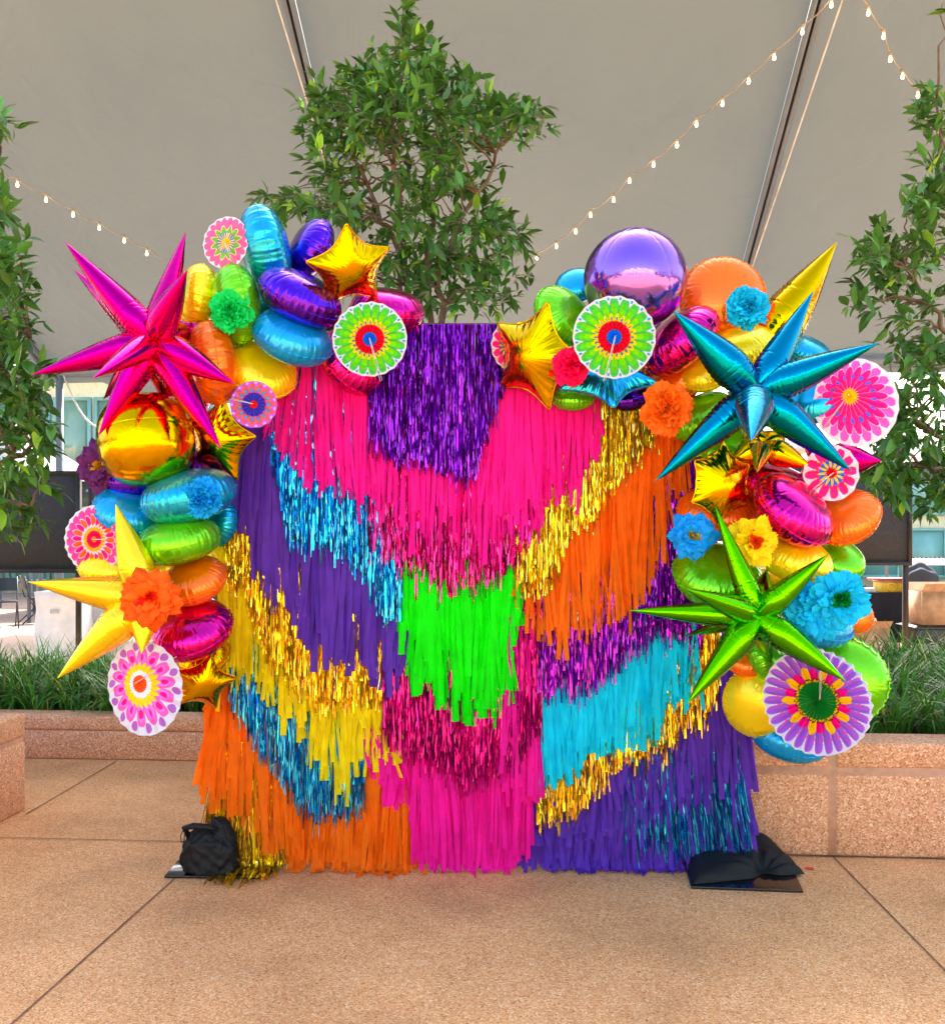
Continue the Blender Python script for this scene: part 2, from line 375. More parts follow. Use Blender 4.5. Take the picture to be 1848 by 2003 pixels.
# ------------------------------------------------------------------ trees
def leaf_cloud(tree, clusters, nleaf, llen, name='crown', base=(68, 120, 46)):
    V = []; Q = []; T = []; Cc = []; n = 0
    for c, out in clusters:
        out = np.array(out); shade = RNG.uniform(.7, 1.25); nn = RNG.integers(int(nleaf*.7), int(nleaf*1.3)+1)
        tw = RNG.normal(0, 1, 3)*.6+out*.9+np.array([0, 0, .25]); tw /= np.linalg.norm(tw)
        tl = llen*RNG.uniform(1.0, 1.9)
        for k in range(nn):
            f = RNG.uniform(0, 1)**.6
            p = np.array(c)+tw*tl*(f-.5)*1.2
            d = tw*RNG.uniform(.1, 1.0)+RNG.normal(0, .55, 3)+np.array([0, 0, -.12]); d /= np.linalg.norm(d)
            up = np.array([0, 0, 1.])+RNG.normal(0, .35, 3); s = np.cross(d, up); s /= (np.linalg.norm(s)+1e-6); nrm = np.cross(s, d)
            L = llen*RNG.uniform(.45, 1.25); w = L*RNG.uniform(.15, .23); dr = -nrm*L*RNG.uniform(.02, .2)
            v = [p, p+d*L*.33-s*w*.9+nrm*w*.3, p+d*L*.33, p+d*L*.33+s*w*.9+nrm*w*.3,
                 p+d*L*.68-s*w*.75+nrm*w*.25+dr*.4, p+d*L*.68+dr*.4, p+d*L*.68+s*w*.75+nrm*w*.25+dr*.4, p+d*L+dr]
            V += v
            T += [(n, n+2, n+1), (n, n+3, n+2), (n+4, n+5, n+7), (n+5, n+6, n+7)]
            Q += [(n+1, n+2, n+5, n+4), (n+2, n+3, n+6, n+5)]
            young = RNG.random() < .06
            col = np.array(lin((128, 182, 50) if young else base))*shade*RNG.uniform(.65, 1.4)
            Cc += [col]*8; n += 8
    return mesh(name, V, [np.array(Q), np.array(T)], M_leaf, tree, col=np.array(Cc), loc=tuple(tree.location))
def branchy(m, a, b, r0, r1, wob=.06, n=7):
    a = Vector(a); b = Vector(b); L = (b-a).length
    pts = [a.lerp(b, t)+Vector(RNG.normal(0, 1, 3))*wob*L*math.sin(PI*t)*.5+Vector((0, 0, .08*L*math.sin(PI*t))) for t in np.linspace(0, 1, n)]
    m.tube(pts, [r0+(r1-r0)*t for t in np.linspace(0, 1, n)], 7); return pts
def build_tree(label, base, stems, blobs, Y, dY, ncl, nleaf, llen, extra_twigs=True):
    t = thing('broadleaf_tree', base, label, 'tree', 'small trees around the planters')
    area = np.array([b_[2]*b_[3]*(b_[4] if len(b_) > 4 else 1) for b_ in blobs]); pr = area/area.sum()
    cl = []; m = MB(); stem_pts = []
    for st in stems:
        pts = [Vector(p) for p in st]; path = []
        for a, b in zip(pts[:-1], pts[1:]): path += [a.lerp(b, s)+Vector(RNG.normal(0, .012, 3)) for s in np.linspace(0, 1, 6)[:-1]]
        path.append(pts[-1]); n = len(path)
        m.tube(path, [.026*(1-.8*i/n) for i in range(n)], 8); stem_pts += path[n//4:]
    cen = P(np.average([b_[0] for b_ in blobs], weights=area), np.average([b_[1] for b_ in blobs], weights=area), Y)
    for i in range(ncl):
        k = RNG.choice(len(blobs), p=pr); b_ = blobs[k]
        while True:
            q = RNG.uniform(-1, 1, 3); rr = np.linalg.norm(q)
            if rr < 1 and RNG.random() < .35+.65*rr: break
        yy = Y+q[2]*dY
        p = P(b_[0]+q[0]*b_[2], b_[1]+q[1]*b_[3], yy)
        o = (p-cen); o.normalize(); cl.append((tuple(p), tuple(o)))
        if extra_twigs and i % 3 == 0:
            s = min(stem_pts, key=lambda c: (c-p).length+.6*max(0, c.z-p.z))
            branchy(m, s, p, .007, .002, .08, 6)
    m.build('trunk', M_bark, t, smooth=True, loc=tuple(t.location))
    leaf_cloud(t, cl, nleaf, llen)
    return t
Yt = 5.5
base = P(845, 1180, Yt); base.z = .46
def s_(*pp): return [P(x, y, Y) for x, y, Y in pp]
build_tree('leafy multi-stemmed tree rising behind the centre of the fringe backdrop', base,
  [[base]+s_((815, 800, 5.5), (795, 560, 5.45), (780, 420, 5.4), (770, 250, 5.4), (800, 40, 5.45)),
   [base]+s_((850, 760, 5.55), (838, 480, 5.55), (850, 380, 5.6), (860, 180, 5.6)),
   [base]+s_((800, 780, 5.6), (780, 500, 5.65), (700, 330, 5.6), (660, 230, 5.6)),
   [base]+s_((870, 720, 5.4), (860, 520, 5.35), (930, 380, 5.3), (1010, 250, 5.35)),
   [base]+s_((830, 760, 5.6), (810, 540, 5.55), (880, 440, 5.6), (970, 460, 5.6))],
  [(805,50,28,50),(780,150,95,62),(690,225,95,70,1.2),(850,225,140,85,1.2),(1005,240,66,42,1.2),(790,330,190,60),(650,405,115,38),(800,430,160,60,.55),
   (930,470,95,70),(905,560,125,55),(715,510,110,55,.7),(555,392,42,20)], Yt, .62, 560, 11, .096)
bt = P(-160, 1300, 4.75); bt.z = H
build_tree('leafy tree branching in from the left edge of the picture', bt,
  [[bt]+s_((-140, 900, 4.7), (-60, 640, 4.5), (-10, 420, 4.4), (0, 300, 4.4)), [bt]+s_((-120, 950, 4.6), (-30, 760, 4.4), (60, 660, 4.3)), [bt]+s_((-110, 1000, 4.5), (0, 900, 4.3), (70, 870, 4.2)), [bt]+s_((-110, 1050, 4.4), (0, 980, 4.2), (60, 990, 4.2))],
  [(-10,280,24,45),(-25,410,44,50),(0,520,48,60),(20,610,55,50),(-10,680,65,55),(35,740,52,60),(55,810,58,50),(10,860,75,55),(45,930,48,40),(5,1000,75,45),(75,850,26,26)], 4.35, .35, 200, 10, .1)
br = P(1990, 1300, 5.3); br.z = H-.06
build_tree('tree with sparse leafy branches at the right edge of the picture', br,
  [[br]+s_((1980, 900, 5.2), (1900, 560, 5.0), (1840, 330, 4.9), (1830, 200, 4.9)), [br]+s_((1960, 1000, 5.1), (1850, 860, 4.9), (1760, 800, 4.8)), [br]+s_((1960, 800, 5.0), (1850, 640, 4.8), (1770, 520, 4.8)), [br]+s_((1950, 980, 5.0), (1860, 930, 4.9), (1760, 880, 4.8))],
  [(1845,25,14,25),(1830,200,30,35),(1795,250,45,30),(1835,320,32,60),(1835,420,40,40),(1770,430,40,25),(1725,500,38,45,1.2),(1780,520,60,50),(1720,590,50,25),(1800,610,55,35),(1765,690,55,32,.8),(1800,780,55,50,.8),(1780,850,85,36,1.2),(1835,930,50,55),(1745,920,50,40),(1820,700,40,40,.8)], 4.85, .4, 200, 10, .105)

# ------------------------------------------------------------------ background
def bbox(name, m, mat, parent=None, **k): return m.build(name, mat, parent, **k)
def rect(m, x0, y0, x1, y1, Y, th=.04):   # box seen between two pixels at depth Y
    a = P(x0, y1, Y); b = P(x1, y0, Y); m.box(a.x, b.x, Y, Y+th, a.z, b.z); return m
# display boards
def board(x0, y0, x1, y1, Y, legs, yl, label, fw=8):
    a = P((x0+x1)/2, y1, Y); a.z = 0
    t = thing('display_board', a, label, 'board', 'dark display boards behind the backdrop')
    m = MB(); rect(m, x0+fw, y0+fw, x1-fw, y1-fw, Y+.012, .02); m.build('panel', M_board, t)
    m = MB(); rect(m, x0, y0, x1, y0+fw, Y); rect(m, x0, y1-fw, x1, y1, Y); rect(m, x0, y0+fw, x0+fw, y1-fw, Y); rect(m, x1-fw, y0+fw, x1, y1-fw, Y)
    m.build('board_frame', M_boardedge, t)
    for lx in legs:
        m = MB(); q0 = P(lx-5, 0, Y+.005); q1 = P(lx+5, 0, Y+.005); m.box(q0.x, q1.x, Y+.045, Y+.075, 0, P(0, y0+fw, Y).z); m.build('leg', M_boardedge, t)
    return t
board(-260, 921, 155, 1121, 8.6, (-250, 149), 0, 'wide dark display board on legs at the left edge behind the tree')
board(1540, 905, 1784, 1106, 8.6, (1550, 1776), 0, 'dark display board on legs right of the garland behind orange balloon', 7)
board(172, 942, 430, 1010, 12.5, (180, 420), 0, 'small grey display board far behind the gold orb balloon', 4)
# white weight block with wrapped pole, left
t = thing('tent_weight', P(110, 1205, 10.2)*1, 'white wrapped tent weight standing below the left display board', 'tent weight'); t.location.z = 0
def blk(name, x0, x1, z1, Y, dep, mat, parent):
    a = P(x0, 0, Y).x; b = P(x1, 0, Y).x
    vs = []; N = 10
    for i in range(N):
        for (px_, py_) in ((a, Y), ((a+b)/2, Y-.02), (b, Y), (b, Y+dep), (a, Y+dep)):
            k = 1-.04*math.sin(i*1.1); cx, cy = (a+b)/2, Y+dep/2
            vs.append((cx+(px_-cx)*k+RNG.normal(0, .004), cy+(py_-cy)*k, z1*i/(N-1)))
    q = [(i*5+k, i*5+(k+1) % 5, (i+1)*5+(k+1) % 5, (i+1)*5+k) for i in range(N-1) for k in range(5)]
    vs.append(((a+b)/2, Y+dep/2, z1+.02)); c_ = len(vs)-1
    tt = [((N-1)*5+k, (N-1)*5+(k+1) % 5, c_) for k in range(5)]
    return mesh(name, vs, [np.array(q), np.array(tt)], mat, parent, loc=tuple(parent.location))
blk('wrapping', 68, 146, .9, 10.6, .5, M_white, t)
m = MB(); rect(m, 98, 1192, 114, 1200, 10.56, .01); m.build('printed_mark', M_grey, t)
t2 = thing('storage_bin', P(200, 1205, 10.9), 'pale plastic storage bin right of the white tent weight', 'bin'); t2.location.z = 0
blk('body', 165, 245, .72, 11.2, .5, M_grey, t2); m = MB(); a = P(162, 0, 11.2).x; b = P(248, 0, 11.2).x; m.box(a, b, 11.17, 11.72, .74, .79); m.build('lid', M_white, t2, bevel=.01)
# folding chairs
def chair(X, Y, rz, label, seatmat=M_black):
    t = thing('folding_chair', (X, Y, 0), label, 'chair', 'folding chairs by the far tables')
    R = Matrix.Rotation(rz, 4, 'Z')
    def part(nm, m, **k):
        o = m.build(nm, seatmat, t, **k); o.matrix_parent_inverse = Matrix(); o.location = (0, 0, 0); o.rotation_euler = (0, 0, rz); return o
    m = MB(); m.box(-.2, .2, -.2, .2, .44, .465); part('seat', m, bevel=.008)
    m = MB(); V = []; 
    for i in range(9):
        x = -.21+.42*i/8; y = .22+.03*math.cos(i/8*PI-PI/2); V += [(x, y, .62), (x, y+.04, .84)]
    m.add(V, grid_faces(9, 2)); V2 = [(a_, b_+.018, c_) for a_, b_, c_ in V]; m.add(V2, grid_faces(9, 2)); part('backrest', m)
    for s in (-1, 1):
        m = MB(); m.tube([(s*.21, -.24, 0), (s*.21, .2, .5), (s*.21, .27, .86)], .012, 6); part('leg', m, smooth=True)
        m = MB(); m.tube([(s*.19, .3, 0), (s*.19, -.16, .44)], .012, 6); part('leg', m, smooth=True)
    return t
chair(P(1765, 0, 13.2).x, 13.2, .1, 'black folding chair in front of the white table on the right')
chair(P(1668, 0, 13.2).x, 13.2, -.2, 'black folding chair right beside the lime balloon edge')
chair(P(196, 0, 12.0).x, 12.0, 1.2, 'black folding chair between the pale bin and the yellow starburst')
chair(P(8, 0, 16).x, 16, .5, 'black folding chair below the left display board near the picture edge')
chair(P(75, 0, 17).x, 17, 2.2, 'black folding chair below the left display board nearer its leg')
# tables right
def table(x0, x1, Y, zt, dep, cloth, label, matc):
    a = P(x0, 0, Y).x; b = P(x1, 0, Y).x
    t = thing('folding_table', ((a+b)/2, Y+dep/2, 0), label, 'table')
    m = MB(); m.box(a, b, Y, Y+dep, zt-.035, zt); m.build('tabletop', matc, t, bevel=.008)
    if cloth:
        V = []; N = 40
        per = [(a-.01+(b-a+.02)*i/N, Y-.012) for i in range(N+1)]
        for i, (x, y) in enumerate(per): V += [(x, y, zt+.004), (x, y-.05+.03*math.sin(i*1.3), .03)]
        m = MB(); m.add(V, grid_faces(N+1, 2)); m.add([(a-.01, Y-.012, zt+.004), (b+.01, Y-.012, zt+.004), (b+.01, Y+dep, zt+.004), (a-.01, Y+dep, zt+.004)], [(0, 1, 2, 3)])
        m.build('tablecloth', M_cloth, t)
    for lx in (a+.08, b-.08):
        for ly in (Y+.06, Y+dep-.06):
            m = MB(); m.tube([(lx, ly, 0), (lx, ly, zt-.035)], .015, 6); m.build('leg', matc, t)
    return t
table(1590, 1930, 13.0, .76, .75, True, 'table under a black cloth to the right of the garland', M_black)
table(1640, 2050, 20.0, 1.0, .8, False, 'long white table behind the black-clothed table on the right', M_white)
table(1780, 2100, 24.0, .9, .9, False, 'far pale blue counter at the right edge of the picture', M_teal)
# things on the tables
zt = .765
def small(name, x0, x1, Y, z0, h, dep, mat, label, cat, bev=.004, extra=None):
    a = P(x0, 0, Y).x; b = P(x1, 0, Y).x; t = thing(name, ((a+b)/2, Y+dep/2, z0), label, cat)
    m = MB(); m.box(a, b, Y, Y+dep, z0, z0+h); m.build('body', mat, t, bevel=bev)
    if extra: extra(t, a, b)
    return t
def xt(t, a, b):
    m = MB(); m.box(a-.06, b+.04, 13.02, 13.42, .93, .955); m.build('lid', M_red, t); m = MB(); m.box(a-.03, b+.03, 13.03, 13.4, .905, .925); m.build('tray', M_card, t)
    for k in (.25, .75):
        cx = a+(b-a)*k; m = MB(); m.tube([(cx+.06*math.cos(q), 13.02, .84+.05*math.sin(q)) for q in np.linspace(0, 2*PI, 14)], .012, 6, caps=False); m.build('wheel', M_yel, t)
small('toy_wagon', 1725, 1790, 13.05, zt, .135, .3, M_yel, 'red and yellow toy cart standing on the black tablecloth', 'toy', extra=xt)
small('papers', 1600, 1690, 13.1, zt, .02, .4, M_card, 'flat stack of brown papers on the black tablecloth', 'papers')
small('small_box', 1693, 1712, 13.02, zt, .06, .1, M_grey, 'small grey box beside the toy cart on the table', 'box')
def keys(t, a, b):
    for i in range(9):
        m = MB(); x = a+.03+(b-a-.06)*i/8; m.box(x-.012, x+.012, 20.1, 20.3, 1.11, 1.135); m.build('knob', M_black, t)
small('mixing_desk', 1787, 1860, 20.05, 1.0, .11, .4, M_white, 'white audio mixing desk with dark knobs on the long table', 'mixer', extra=keys)
def bx_open(name, x0, x1, Y, h, dep, label, mat=M_card, flap=True):
    a = P(x0, 0, Y).x; b = P(x1, 0, Y).x; t = thing(name, ((a+b)/2, Y+dep/2, 0), label, 'box', 'cardboard boxes under the tables')
    m = MB(); m.box(a, b, Y, Y+.01, 0, h); m.box(a, b, Y+dep-.01, Y+dep, 0, h); m.box(a, a+.01, Y+.01, Y+dep-.01, 0, h); m.box(b-.01, b, Y+.01, Y+dep-.01, 0, h); m.box(a+.01, b-.01, Y+.01, Y+dep-.01, 0, .01); m.build('carton', mat, t)
    if flap:
        for s in (0, 1):
            m = MB(); q = h; yy = Y if s == 0 else Y+dep; dy = -.1 if s == 0 else .12
            m.add([(a, yy, q), (b, yy, q), (b, yy+dy, q+.1), (a, yy+dy, q+.1), (a, yy+.004, q), (b, yy+.004, q), (b, yy+dy+.004, q+.1), (a, yy+dy+.004, q+.1)], [(0,1,2,3),(7,6,5,4)]); m.build('flap', mat, t)
    return t
bx = bx_open('cardboard_box', 1803, 1890, 11.8, .42, .4, 'open cardboard box on a black crate at the right edge')
bx.location.z += .42
t = thing('black_crate', (P(1850, 0, 11.8).x, 12.0, 0), 'black storage crate carrying the open cardboard box at the right edge', 'crate')
m = MB(); m.box(P(1790, 0, 11.8).x, P(1910, 0, 11.8).x, 11.78, 12.3, .02, .41); m.build('body', M_black, t, bevel=.02)
m = MB(); m.box(P(1786, 0, 11.8).x, P(1914, 0, 11.8).x, 11.76, 12.32, .36, .40); m.build('rim', M_black, t, bevel=.01)
bx_open('cardboard_box', 1665, 1740, 12.0, .36, .3, 'low brown cardboard box under the black tablecloth')
bx_open('cardboard_box', 1640, 1790, 11.2, .22, .4, 'long flat pale cardboard box just above the right border grass', flap=False)
t = thing('backpack', (P(1812, 0, 12.6).x, 12.7, .77), 'dark grey bag slumped on the black table at the right', 'bag')
def blob(name, c, r, mat, parent, seed=0, nz=.12, n=28):
    rg = np.random.default_rng(seed); th, ph = np.meshgrid(np.linspace(0, PI, n), np.linspace(0, 2*PI, n*2, endpoint=False), indexing='ij')
    x = np.sin(th)*np.cos(ph); y = np.sin(th)*np.sin(ph); z = np.cos(th); k = np.ones_like(x)
    for i in range(10):
        d = rg.normal(0, 1, 3); d /= np.linalg.norm(d); k += nz*.5*np.sin((x*d[0]+y*d[1]+z*d[2])*rg.uniform(3, 9)+rg.uniform(0, 6))*rg.uniform(.2, .6)
    V = np.stack([c[0]+x*k*r[0], c[1]+y*k*r[1], c[2]+z*k*r[2]], -1).transpose(1, 0, 2).reshape(-1, 3)
    return mesh(name, V, grid_faces(n*2, n, True), mat, parent, smooth=True, loc=tuple(parent.location))
blob('bag_body', (P(1812, 0, 12.6).x, 12.75, .95), (.22, .15, .2), M_board, t, 3)
# neighbour canopies and buildings
def canopy(x0, x1, Y0, Y1, z0, z1, label):
    t = thing('canopy_tent', (P((x0+x1)/2, 0, Y0).x, (Y0+Y1)/2, 0), label, 'tent', 'neighbouring canopy tents')
    a0 = P(x0, 0, Y0).x; b0 = P(x1, 0, Y0).x; n = 14; V = []
    for i in range(n+1):
        x = a0+(b0-a0)*i/n; pk = (1-abs(2*i/n-1))
        for j in range(9): V.append((x, Y0+(Y1-Y0)*j/8, z0+(z1-z0)*min(pk, 1-abs(2*j/8-1))*1.0))
    mesh('canopy_top', V, grid_faces(n+1, 9), M_roof, t, loc=(0, 0, 0))
    m = MB(); m.box(a0, b0, Y0-.02, Y0, z0-.3, z0); m.build('valance', M_roof, t)
    for cx in (a0+.05, b0-.05):
        for cy in (Y0+.05, Y1-.05): m = MB(); m.tube([(cx, cy, 0), (cx, cy, z0)], .035, 8); m.build('leg', M_alu, t)
    return t
canopy(70, 480, 14, 19, 4.25, 5.4, 'neighbouring white canopy seen below the eave at the left')
canopy(60, 330, 19.5, 24, 2.5, 3.6, 'small pale canopy roof behind the gold orb balloon')
canopy(-220, 60, 17, 21, 2.7, 3.9, 'small white canopy seen through the left tree leaves')
canopy(1640, 1990, 16, 21, 2.8, 3.9, 'pale canopy behind the branches of the right tree')
def building(x0, x1, Y, h, nwin, rows, label, wallm, glassm):
    a = P(x0, 0, Y).x; b = P(x1, 0, Y).x
    t = thing('glass_building', ((a+b)/2, Y+3, 0), label, 'building')
    m = MB(); m.box(a, b, Y+.12, Y+6, 0, h); m.build('wall', wallm, t)
    m = MB(); m.box(a-.2, b+.2, Y-.3, Y+6.2, h+.002, h+.25); m.build('roof', M_white, t)
    wW = (b-a)/nwin
    for i in range(nwin):
        for (z0, z1) in rows:
            f = MB(); x = a+wW*i; 
            f.box(x+.04, x+.14, Y, Y+.1, z0, z1); f.box(x+wW-.14, x+wW-.04, Y, Y+.1, z0, z1); f.box(x+.14, x+wW-.14, Y, Y+.1, z0, z0+.1); f.box(x+.14, x+wW-.14, Y, Y+.1, z1-.1, z1)
            fo = f.build('window', M_teal, t)
            g = MB(); g.box(x+.14, x+wW-.14, Y+.05, Y+.07, z0+.1, z1-.1); go = g.build('pane', glassm, fo); go.location = (0, 0, 0)
    return t
building(-300, 420, 27, 6.2, 9, ((.3, 2.6), (2.9, 5.6)), 'low building with green tinted windows behind the left tree', M_pale, M_glass)
building(1500, 2300, 30, 4.4, 9, ((.3, 1.9), (2.3, 3.9)), 'pale green building with teal windows at the right edge', M_pale, M_teal)

# the pale building across the plaza, seen in the purple orb
t = thing('plaza_building', (0, -26, 0), 'pale building with tall windows, mirrored in the purple orb balloon', 'building')
m = MB(); m.box(-34, 34, -32, -26.2, 0, 7.5); m.build('wall', M_pale, t)
for i in range(14):
    x = -33+i*4.75
    f = MB(); f.box(x, x+.2, -26.15, -25.9, .4, 6.6); f.box(x+3.8, x+4, -26.15, -25.9, .4, 6.6); f.box(x+.2, x+3.8, -26.15, -25.9, 3.4, 3.6); f.box(x+.2, x+3.8, -26.15, -25.9, .4, .55); f.box(x+.2, x+3.8, -26.15, -25.9, 6.45, 6.6)
    fo = f.build('window', M_white, t); g = MB(); g.box(x+.2, x+3.8, -26.1, -26.0, .55, 6.45); go = g.build('pane', M_glass, fo); go.location = (0, 0, 0)
# ------------------------------------------------------------------ fringe backdrop
YB = 4.28
bd = thing('fringe_backdrop', (0.02, YB+.1, 0), 'tall backdrop of overlapping bright tissue and tinsel fringe in swooping bands', 'backdrop')
m = MB()
XL, XR = P(462, 0, YB+.16).x, P(1440, 0, YB+.16).x; ZT = P(0, 640, YB+.16).z
for nm, a, b in (('post', (XL, YB+.16, .012), (XL, YB+.16, ZT)), ('post', (XR, YB+.16, .012), (XR, YB+.16, ZT)), ('crossbar', (XL, YB+.16, ZT), (XR, YB+.16, ZT)), ('crossbar', (XL, YB+.16, .75), (XR, YB+.16, .75)), ('crossbar', (XL, YB+.16, 1.6), (XR, YB+.16, 1.6))):
    m = MB(); m.tube([a, b], .02, 10); m.build(nm, M_black, bd, smooth=True)
def plate(name, pts):
    m = MB(); p = [ground(*q) for q in pts]; m.hexa([q+Vector((0, 0, .002)) for q in p]+[q+Vector((0, 0, .012)) for q in p]); return m.build(name, M_plate, bd, bevel=.002)
plate('base_plate', [(321, 1719), (521, 1721), (556, 1682), (362, 1672)])
plate('base_plate', [(1352, 1740), (1571, 1748), (1540, 1682), (1332, 1678)])

TIS = {'pink': (255, 16, 172), 'neon_green': (10, 255, 0), 'purple': (104, 56, 190), 'yellow': (255, 230, 0), 'orange': (255, 122, 0), 'cyan': (0, 224, 255)}
TIN = {'purple': (138, 4, 186), 'blue': (0, 172, 236), 'gold': (246, 206, 0), 'crimson': (216, 0, 134), 'violet': (150, 6, 200), 'magenta': (206, 0, 160)}
TM = {k: sheet('tissue_'+k, v, .42, .7, var=.06) for k, v in TIS.items()}
def tinmat(name, c):
    m, nt, b = newmat(name); b.inputs['Metallic'].default_value = .85; b.inputs['Roughness'].default_value = .2; b.inputs['Coat Weight'].default_value = .15; b.inputs['Coat Roughness'].default_value = .1
    a = nt.nodes.new('ShaderNodeVertexColor'); a.layer_name = 'Col'; nt.links.new(a.outputs[0], b.inputs['Base Color']); return m
NM = {k: tinmat('tinsel_'+k, v) for k, v in TIN.items()}
def tissue(name, key, top, bot, layer, jit=16, wpx=11, tuck=40, lean=None, dens=2.0, label=None, spread=0, back=True):
    use_back = back
    dens *= 1.3; wpx *= .88
    tx, ty = np.array(top, float).T; bx_, by = np.array(bot, float).T
    x0, x1 = bx_.min(), bx_.max(); n = int((x1-x0)/wpx*dens)
    V = []; Q = []; nb = 0
    nbk = int((x1-x0)/(wpx*.55)); cw = 34; ncl = int((x1-x0)/cw)+3; clean = RNG.normal(0, 7, ncl); coff = RNG.uniform(-.3, .3, ncl); cup = RNG.uniform(-12, 12, ncl)
    if not use_back: nbk = 0
    for i in range(n+nbk):
        back = i >= n; x = x0+(((i-n)+RNG.uniform(.35, .65))/nbk if back else (i+RNG.uniform(0, 1))/n)*(x1-x0); yl = YB-.16+layer*.011+(.011 if back else RNG.uniform(-.009, .006))
        yt = np.interp(x, tx, ty)-tuck*(1.2 if back else RNG.uniform(.6, 1.1))-(60 if layer > 2 and back else 0); yb = np.interp(x, bx_, by)+RNG.normal(0, jit)*(.7 if back else 1.1)-abs(RNG.normal(0, jit*(.3 if back else .9)))
        if not back:
            if RNG.random() < .3: yb -= RNG.uniform(0, 70)
            if RNG.random() < .06: yb += RNG.uniform(0, 35)
        L = yb-yt
        if L < 15: continue
        ci = int((x-x0)/cw+RNG.uniform(-.3, .3))+1; xc = x0+(ci-.5+coff[ci])*cw
        if not back: yb += cup[ci]
        rows = max(5, int(L/22)); w = wpx*RNG.uniform(.5, 1.15)*.5*(1.25 if back else 1); ph = RNG.normal(0, .15 if back else .5); tw = RNG.normal(0, .2 if back else .8); ln = RNG.normal(0, (2 if back else 9)+spread)+(np.interp(x, *lean) if lean else 0)
        sa = RNG.uniform(0, 6); sw = RNG.normal(0, .4 if back else 3.2); fold = RNG.uniform(-.5, .5)
        for r in range(rows):
            t = r/(rows-1); cx = x+(0 if back else (xc-x)*.4*(1-t)**1.5+clean[ci]*t**1.3)+ln*t**1.4+sw*math.sin(t*3.2+sa); cy = yt+L*t; an = ph+tw*(t-.5)+.25*math.sin(t*5+sa)
            ww = wpx*.52 if back else w*(.55+.45*min(1, t*4)); yy = yl-.012*t*t+.006*math.sin(t*6+sa)
            for s in (-1, 0, 1):
                p = P(cx+s*ww*math.cos(an), cy, yy+s*px(ww, YB)*math.sin(an)+(0 if s else px(ww, YB)*fold))
                V.append((p.x, p.y, p.z))
            if r:
                a = nb+3*(r-1); Q += [(a, a+1, a+4, a+3), (a+1, a+2, a+5, a+4)]
        nb += 3*rows
    V = np.array(V); low = V[:, 2] < .012   # trailing ends lie on the paving
    V[low, 1] -= (.012-V[low, 2])*.8; V[low, 2] = .006+np.abs(RNG.normal(0, .006, low.sum()))
    o = mesh(name, V, np.array(Q), TM[key], bd, smooth=True); 
    if label: o['label'] = label
    return o
def tinsel(name, key, top, bot, layer, jit=14, tuck=40, dens=.72, label=None, spread=3, lean=None):
    tx, ty = np.array(top, float).T; bx_, by = np.array(bot, float).T
    x0, x1 = bx_.min(), bx_.max(); n = int((x1-x0)*dens*1.8)
    V = []; Q = []; Cc = []; nb = 0; c0 = np.array(lin(TIN[key]))
    for i in range(n):
        x = x0+(i+RNG.uniform(-1, 2))/n*(x1-x0); bk = i % 4 == 0; yl = YB-.16+layer*.011+RNG.uniform(-.012, .008)
        yt = np.interp(x, tx, ty)-tuck*(1.6 if bk else RNG.uniform(.4, 1.1)); yb = np.interp(x, bx_, by)+RNG.normal(0, jit)-abs(RNG.normal(0, jit*(.7 if bk else 1.2)))
        if not bk and RNG.random() < .3: yb -= RNG.uniform(0, 70)
        L = yb-yt
        if L < 12: continue
        rows = max(4, int(L/RNG.uniform(8, 13))); w = RNG.uniform(.6, 1.45)*(1.8 if bk else 1); ln = RNG.normal(0, spread)+(np.interp(x, *lean) if lean else 0)
        sa = RNG.uniform(0, 6); fr = RNG.uniform(3, 9); am = RNG.uniform(.5, 2.2); an = RNG.uniform(-1, 1)
        cc = c0*RNG.uniform(.35, 1.15)
        for r in range(rows):
            t = r/(rows-1); cx = x+ln*t**1.5+am*math.sin(t*fr+sa); cy = yt+L*t; an += RNG.normal(0, .7)
            yy = yl-.014*t*t
            for s in (-1, 1):
                p = P(cx+s*w*(.35+.65*abs(math.cos(an))), cy+RNG.normal(0, .8), yy+s*px(w, YB)*math.sin(an)*1.3+RNG.normal(0, .0008)); V.append((p.x, p.y, p.z))
            cr = cc*(1+.5*RNG.random()**3)+c0.max()*np.array([.10, .06, .12])*RNG.random()**3; Cc += [cr, cr]  # random pale sparkle highlights painted into the strand colour, row by row
            if r: a = nb+2*(r-1); Q.append((a, a+1, a+3, a+2))
        nb += 2*rows
    V = np.array(V); low = V[:, 2] < .014
    V[low, 1] -= (.014-V[low, 2])*1.3; V[low, 2] = .008+np.abs(RNG.normal(0, .012, low.sum()))
    o = mesh(name, V, np.array(Q), NM[key], bd, smooth=False, col=np.array(Cc))
    if label: o['label'] = label
    return o
# 0 purple tinsel top centre
tinsel('tinsel_fringe', 'purple', [(715,640),(820,634),(990,634)], [(722,860),(740,885),(760,905),(800,905),(830,915),(870,925),(900,945),(925,940),(945,870),(975,800),(990,740)], 0, 12, 0, 1.15, 'shimmering purple tinsel at the top centre')
# 1 pink tissue: left, middle, right
tissue('tissue_fringe', 'pink', [(565,715),(735,715)], [(545,860),(562,880),(600,950),(650,965),(700,975),(735,965)], 1.2, 18, 10, 20, ([545,590,640],[-22,-10,0]), 2.4, 'hot pink tissue fringe upper left')
tissue('tissue_fringe', 'pink', [(712,720),(1060,720)], [(718,985),(740,1015),(780,1015),(800,1045),(850,1065),(880,1065),(920,1085),(960,1085),(1000,1060),(1040,1040),(1060,1010)], 1.8, 24, 10, 30, None, 2.6, 'hot pink tissue fringe behind the purple tinsel')
tissue('tissue_fringe', 'pink', [(962,740),(1160,740)], [(966,990),(1010,1010),(1047,1020),(1075,975),(1098,960),(1143,950),(1160,905),(1172,850)], 1.4, 22, 10, 20, ([962,975,1000,1150,1172],[-25,-8,0,2,10]), 2.8, 'hot pink tissue fringe upper right')
